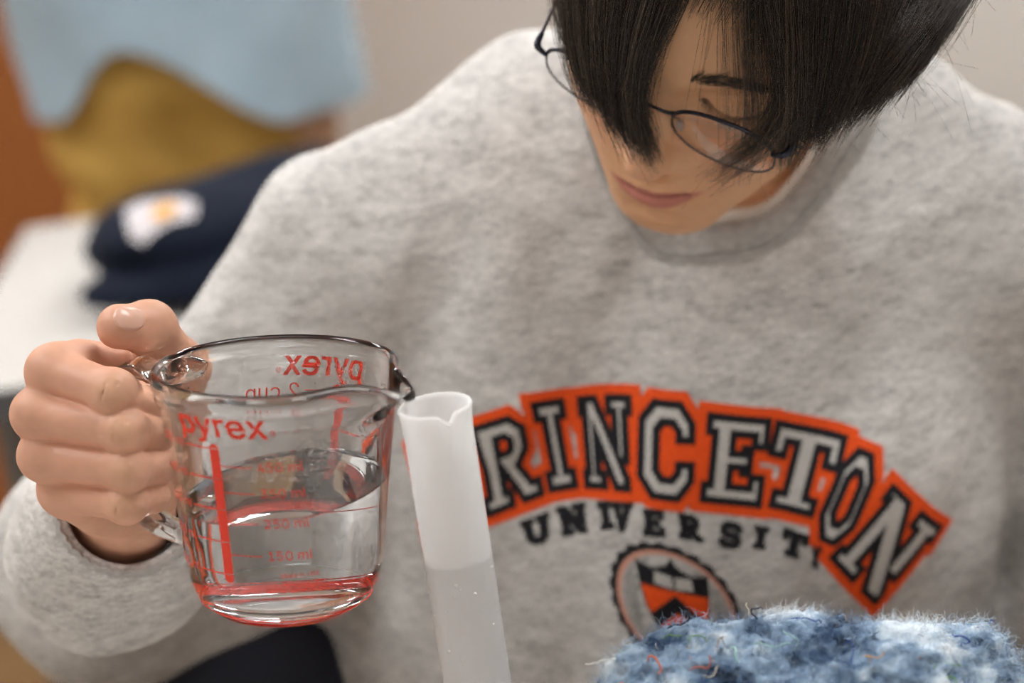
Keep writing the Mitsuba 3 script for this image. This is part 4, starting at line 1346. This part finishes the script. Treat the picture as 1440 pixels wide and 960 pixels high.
def wrap(shape_or_mesh, az, z0, lift=.0006):
    """Flat artwork (metres; x along the wall, y up) onto the outside, its origin at azimuth az from the spout and height z0."""
    m = shape_or_mesh
    if not isinstance(m, trimesh.Trimesh):
        m = join(*[trimesh.creation.extrude_polygon(g, .0001, engine='earcut') for g in getattr(m, 'geoms', [m])])
    f = m.faces[(m.face_normals[:, 2] > .5)]
    m = trimesh.Trimesh(m.vertices, f, process=False)
    m.remove_unreferenced_vertices()
    m = m.subdivide_to_size(.003)
    z = z0 + m.vertices[:, 1]
    r = r_out(z)
    a = az + m.vertices[:, 0] / r
    p, dz = spout(a, z)
    rr = r + p + lift
    return trimesh.Trimesh(np.stack([rr * np.cos(a), rr * np.sin(a), z + dz], 1), m.faces, process=False)


def txt(s, h, x, y, bold=False, stretch=1.0):
    m = meshkit.text_mesh(s, h, .0001, bold)
    m.vertices[:, 0] = m.vertices[:, 0] * stretch + x
    m.vertices[:, 1] += y
    return m


def flat(shape):
    return join(*[trimesh.creation.extrude_polygon(g, .0001, engine='earcut') for g in getattr(shape, 'geoms', [shape])])


ZB, ZT = .0250, .0915                                  # lower and upper end of the bar
def face(az, left, right, small, brand_dx):
    g = [flat(LineString([(0, ZB + .0022), (0, ZT - .0022)]).buffer(.0024))]
    # the bar is cut where the left-hand ticks meet it
    bar = LineString([(0, ZB + .0022), (0, ZT - .0022)]).buffer(.0024)
    for i, (zz_, t) in enumerate(left):
        bar = bar.difference(rect(-.0016, zz_ - .00016, .004, zz_ + .00016))
    g = [flat(bar)]
    for zz_, t in left:
        g.append(flat(rect(-.0165, zz_ - .00035, -.0016, zz_ + .00035)))
        if t:
            m = txt(t, .0042, 0, zz_ - .0018)
            m.vertices[:, 0] -= .0180 + m.vertices[:, 0].max()
            g.append(m)
    for zz_, t, big_ in right:
        g.append(flat(rect(.0024, zz_ - .00022, .0170, zz_ + .00022)))
        if t:
            g.append(txt(t, .0044 if not big_ else .0075, .0190, zz_ - (.0020 if not big_ else .0040)))
    for s, x, y in small:
        g.append(txt(s, .0021, x, y))
    add('measuring_cup__scale', wm_(join(*[wrap(m, az, 0) for m in g])), 'm_red', False, label='red printed volume scale')
    b = [txt('pyrex', .0112, 0, 0, True, 1.08)]
    b[0].vertices[:, 0] += brand_dx
    x1 = b[0].vertices[:, 0].max()
    b.append(flat(Point(x1 + .0021, .0022).buffer(.0013).difference(Point(x1 + .0021, .0022).buffer(.0010))))
    b.append(txt('R', .0014, x1 + .00165, .0015))
    add('measuring_cup__brand', wm_(join(*[wrap(m, az, .0955) for m in b])), 'm_red', False, label='red printed brand lettering')


def wm_(m):
    m.vertices = cup_w(m.vertices)
    return m


FRONT = math.radians(28 + 62 - 180) if False else None
# azimuths from the spout, counter-clockwise seen from above
_sgn = 1 if (np.cross(EX, EY) @ CUP_A) > 0 else -1
az_view = math.atan2(_to @ EY, _to @ EX)               # the side that faces the viewer
az_right = math.atan2(_rt @ EY, _rt @ EX)
step_r = math.copysign(1, math.sin(az_right - az_view))
AZF = az_view - step_r * math.radians(27)
AZB = AZF + math.pi
face(AZF, [(.0895, '500 ml'), (.0750, '400 ml'), (.0603, '300 ml'), (.0447, '200 ml'), (.0290, '100 ml')],
     [(.0815, '450 ml', 0), (.0690, '350 ml', 0), (.0545, '250 ml', 0), (.0390, '150 ml', 0)],
     [('Made in USA', .0240, .0285), ('Microwavable', .0245, .0247), ('Not for stovetop or broiler', .0170, .0209)], -.0188)
face(AZB, [(.0700, '12 oz'), (.0560, '8 oz'), (.0400, '4 oz')],
     [(.0880, '2 cup', 1), (.0730, '1 1/2', 0), (.0560, '1 cup', 1), (.0390, '1/2', 0)], [], -.0165)

# added red ring under the foot, standing in for a red reflection in the glass
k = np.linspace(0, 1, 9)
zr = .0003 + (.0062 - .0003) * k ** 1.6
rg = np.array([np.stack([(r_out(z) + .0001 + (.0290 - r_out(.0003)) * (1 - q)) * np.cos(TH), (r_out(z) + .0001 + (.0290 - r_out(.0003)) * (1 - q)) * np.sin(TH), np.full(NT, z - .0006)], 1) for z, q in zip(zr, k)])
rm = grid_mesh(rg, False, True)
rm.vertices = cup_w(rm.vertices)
add('measuring_cup__added_foot_ring', rm, 'm_red', True, label='red ring added under the glass foot in place of a red reflection')

# fine droplets of condensation on the inside, above the water
rd = np.random.default_rng(14)
drops = []
ico = trimesh.creation.icosphere(1, 1.0)
while len(drops) < 900:
    a = rd.choice([AZF, AZB - .5]) + rd.normal(0, .62)
    z = rd.uniform(WZ + .016, H - .012)
    if meshkit.noise(np.array([a * 3, z * 60, 1.0]), 5) < .42:
        continue
    q = rd.uniform(.00022, .00062) * rd.uniform(.6, 1)
    r = r_in(z) + spout(np.array([a]), z)[0][0] - q * .35 - .0002
    drops.append(trimesh.Trimesh(ico.vertices * q * [1, 1, 1.15] + [r * math.cos(a), r * math.sin(a), z], ico.faces, process=False))
dm_ = join(*drops)
dm_.vertices = cup_w(dm_.vertices)
add('measuring_cup__condensation', dm_, 'm_water', True, label='fine droplets inside the upper wall', kind='stuff')

# ---------------------------------------------------------------- the graduated cylinder
CY = world(at(611, 569, 1.07))
CYX, CYY, CYTOP = CY[0], CY[1], CY[2]
CYR = .0156
CYW = .9445                                            # its water line


def lathe(prof, n=96, notch=None):
    a = np.linspace(0, 2 * np.pi, n, endpoint=False)
    R = np.array([[(r * math.cos(t), r * math.sin(t), z) for t in a] for r, z in prof])
    if notch:
        R = notch(R, a)
    return R


def beak(R, a):
    d = np.abs((a - math.radians(-72) + np.pi) % (2 * np.pi) - np.pi)
    k = np.exp(-(d / .16) ** 2)[None] * smooth_np(CYTOP - .020, CYTOP, R[..., 2])
    s = 1 + .17 * k
    R = R.copy()
    R[..., 0] *= s
    R[..., 1] *= s
    R[..., 2] -= .003 * k
    return R


prof = [(.0001, .757), (CYR - .002, .757), (CYR - .0003, .7575), (CYR, .760), (CYR, .80), (CYR, .86)] + [(CYR, z) for z in np.linspace(.88, CYTOP - .020, 12)] + [(CYR + .0000, CYTOP - .012), (CYR + .0003, CYTOP - .006), (CYR + .0009, CYTOP - .0025), (CYR + .0012, CYTOP - .0008), (CYR + .0007, CYTOP), (CYR - .0006, CYTOP - .0002), (CYR - .0012, CYTOP - .002), (CYR - .0013, CYTOP - .008), (CYR - .0014, CYTOP - .02), (CYR - .0014, .90), (CYR - .0014, .763), (CYR - .003, .7605), (.0001, .7605)]
tube = closed_grid(lathe(prof, 96, beak))
tube.vertices += [CYX, CYY, 0]
WETK = proc(lambda p, n, uv: smoothstep(CYW + .0006, CYW - .0006, p.z))
scene['m_polymer'] = {'type': 'principledthin', 'base_color': {'type': 'rgb', 'value': [.99, .985, .985]}, 'roughness': .35, 'diff_trans': 0.85, 'eta': 1.45, 'spec_trans': proc(lambda p, n, uv: 0.06 + 0.36 * smoothstep(CYW + .0006, CYW - .0006, p.z))}
add('graduated_cylinder__tube', tube, 'm_polymer', 40, label='translucent white tube with a small pouring beak')
ft = [(.0001, .750)] + [(.034, .750), (.035, .7515), (.035, .755), (.033, .758), (.0162, .7605), (.0160, .763), (.0158, .763)]
foot = m3.Manifold.batch_hull([m3.Manifold.cylinder(.006, .001, .001, 12).translate([.034 * math.cos(a), .034 * math.sin(a), 0]) for a in np.arange(6) * math.pi / 3])
foot = (foot + m3.Manifold.cylinder(.012, .024, .017, 48).translate([0, 0, .003])) - m3.Manifold.cylinder(.02, .0157, .0157, 48).translate([0, 0, .0065])
add('graduated_cylinder__base', foot.translate([CYX, CYY, .7502]), 'm_polymer', 30)
wr = CYR - .0017
wt = closed_grid(lathe([(.0001, .7612), (wr - .003, .7614), (wr, .7655)] + [(wr, z) for z in np.linspace(.78, CYW, 10)] + [(wr - .0012, CYW - .0012), (wr - .004, CYW - .0018), (.0001, CYW - .002)]))
wt.vertices += [CYX, CYY, 0]
add('water_column', wt, 'm_water', 40, label='water filling the lower part of the translucent cylinder', cat='water', kind='thing')
bub = []
r2 = np.random.default_rng(5)
for _ in range(34):
    a, z = r2.uniform(-2.9, -.2), r2.uniform(.80, CYW - .004)
    bub.append(trimesh.creation.icosphere(1, r2.uniform(.0003, .0008)).apply_translation([CYX + (CYR + .0001) * math.cos(a), CYY + (CYR + .0001) * math.sin(a), z]))
mat('m_bead', base_color=(.92, .92, .92), roughness=.1, specular=.8)
add('graduated_cylinder__droplet', join(*bub), 'm_bead', True, label='tiny droplets on the wall', kind='stuff')
tag('graduated_cylinder', 'translucent white plastic measuring cylinder standing beside the glass cup', 'measuring cylinder')

# ---------------------------------------------------------------- the tuft of recycled blue fibre
DC = world(at(1140, 905, 1.10))
DBASE = .7505


def denim_sdf(P):
    q = to_cam(P)
    left = cap(q, at(965, 998, 1.10), at(1135, 958, 1.115), .0225, .0260)
    left = smin(left, cap(q, at(925, 1012, 1.09), at(1150, 922, 1.13), .018, .013), .018)
    right = cap(q, at(1258, 966, 1.10), at(1342, 942, 1.115), .0220, .0155)
    d = smin(left, right, .010)
    d = smin(d, cap(q, at(960, 1060, 1.10), at(1330, 1050, 1.10), .045, .045), .03)
    d = smin(d, cap(P, [DC[0] - .045, DC[1], .80], [DC[0] + .045, DC[1] + .01, .80], .045, .045), .05)
    d = d - .020 * (meshkit.fbm(P * 38, 3, 51) - .5) - .007 * (meshkit.noise(P * 180, 52) - .5) - .004 * (meshkit.noise(P * 420, 53) - .5)
    return smax(d * .8, DBASE - P[:, 2], .008)


dm = surface(denim_sdf, DC - [.17, .10, .20], DC + [.17, .12, .075], .0020, slack=1.7)
print('denim', len(dm.vertices))
dn = dm.vertex_normals


def denim_colour(P):
    a = meshkit.fbm(P * 45, 3, 61)[:, None]
    b = meshkit.fbm(P * 210, 2, 62)[:, None]
    lo, mid, hi = np.array([.030, .060, .12]), np.array([.22, .31, .42]), np.array([.60, .67, .73])
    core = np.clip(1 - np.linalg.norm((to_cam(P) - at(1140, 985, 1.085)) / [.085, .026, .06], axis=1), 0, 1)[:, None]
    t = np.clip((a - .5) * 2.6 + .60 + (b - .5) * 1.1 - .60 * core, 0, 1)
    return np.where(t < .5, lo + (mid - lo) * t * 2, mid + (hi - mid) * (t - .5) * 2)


scene['m_denim'] = {'type': 'twosided', 'bsdf': {'type': 'principled', 'base_color': {'type': 'mesh_attribute', 'name': 'vertex_color'}, 'roughness': .95, 'specular': .1, 'sheen': .6}}
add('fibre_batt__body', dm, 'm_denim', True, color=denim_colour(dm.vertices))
r3 = np.random.default_rng(8)
vis = np.flatnonzero((dm.vertices[:, 2] > DC[2] - .075))


def fuzz(n, length, rad, curl, k=7, sides=3):
    i = r3.choice(vis, n)
    p = dm.vertices[i]
    d = dn[i] * r3.uniform(.1, 1.0, (n, 1)) + r3.normal(0, .6, (n, 3))
    d /= np.linalg.norm(d, axis=1, keepdims=True)
    pts = [p - dn[i] * .0006]
    for _ in range(k - 1):
        d = d + r3.normal(0, curl, (n, 3)) - dn[i] * .10
        d /= np.linalg.norm(d, axis=1, keepdims=True)
        pts.append(pts[-1] + d * (length / (k - 1)) * r3.uniform(.6, 1.3, (n, 1)))
    return np.stack(pts, 1)


fp = fuzz(26000, .010, .0001, .45)
fm = tubes(fp, np.linspace(1, .4, 7)[None] * r3.uniform(.00007, .00013, (len(fp), 1)))
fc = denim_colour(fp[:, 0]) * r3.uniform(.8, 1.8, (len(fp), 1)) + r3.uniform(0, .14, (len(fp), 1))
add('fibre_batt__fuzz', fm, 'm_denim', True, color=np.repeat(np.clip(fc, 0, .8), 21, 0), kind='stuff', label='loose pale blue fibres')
cols = np.array([(.62, .16, .09), (.55, .50, .40), (.70, .70, .68), (.18, .34, .12), (.03, .03, .04), (.75, .38, .10), (.05, .08, .30), (.30, .20, .13), (.40, .62, .58)])
tp = fuzz(150, .020, .0003, .5, 12, 5)
tc = cols[r3.integers(0, len(cols), len(tp))]
add('fibre_batt__thread', tubes(tp, r3.uniform(.0002, .00055, (len(tp), 1)) * np.ones(12), 5), 'm_denim', True, color=np.repeat(tc, 60, 0), kind='stuff', label='coloured thread scraps')
tag('fibre_batt', 'fuzzy blue batt of shredded denim fibre flecked with coloured threads', 'fibre batt')
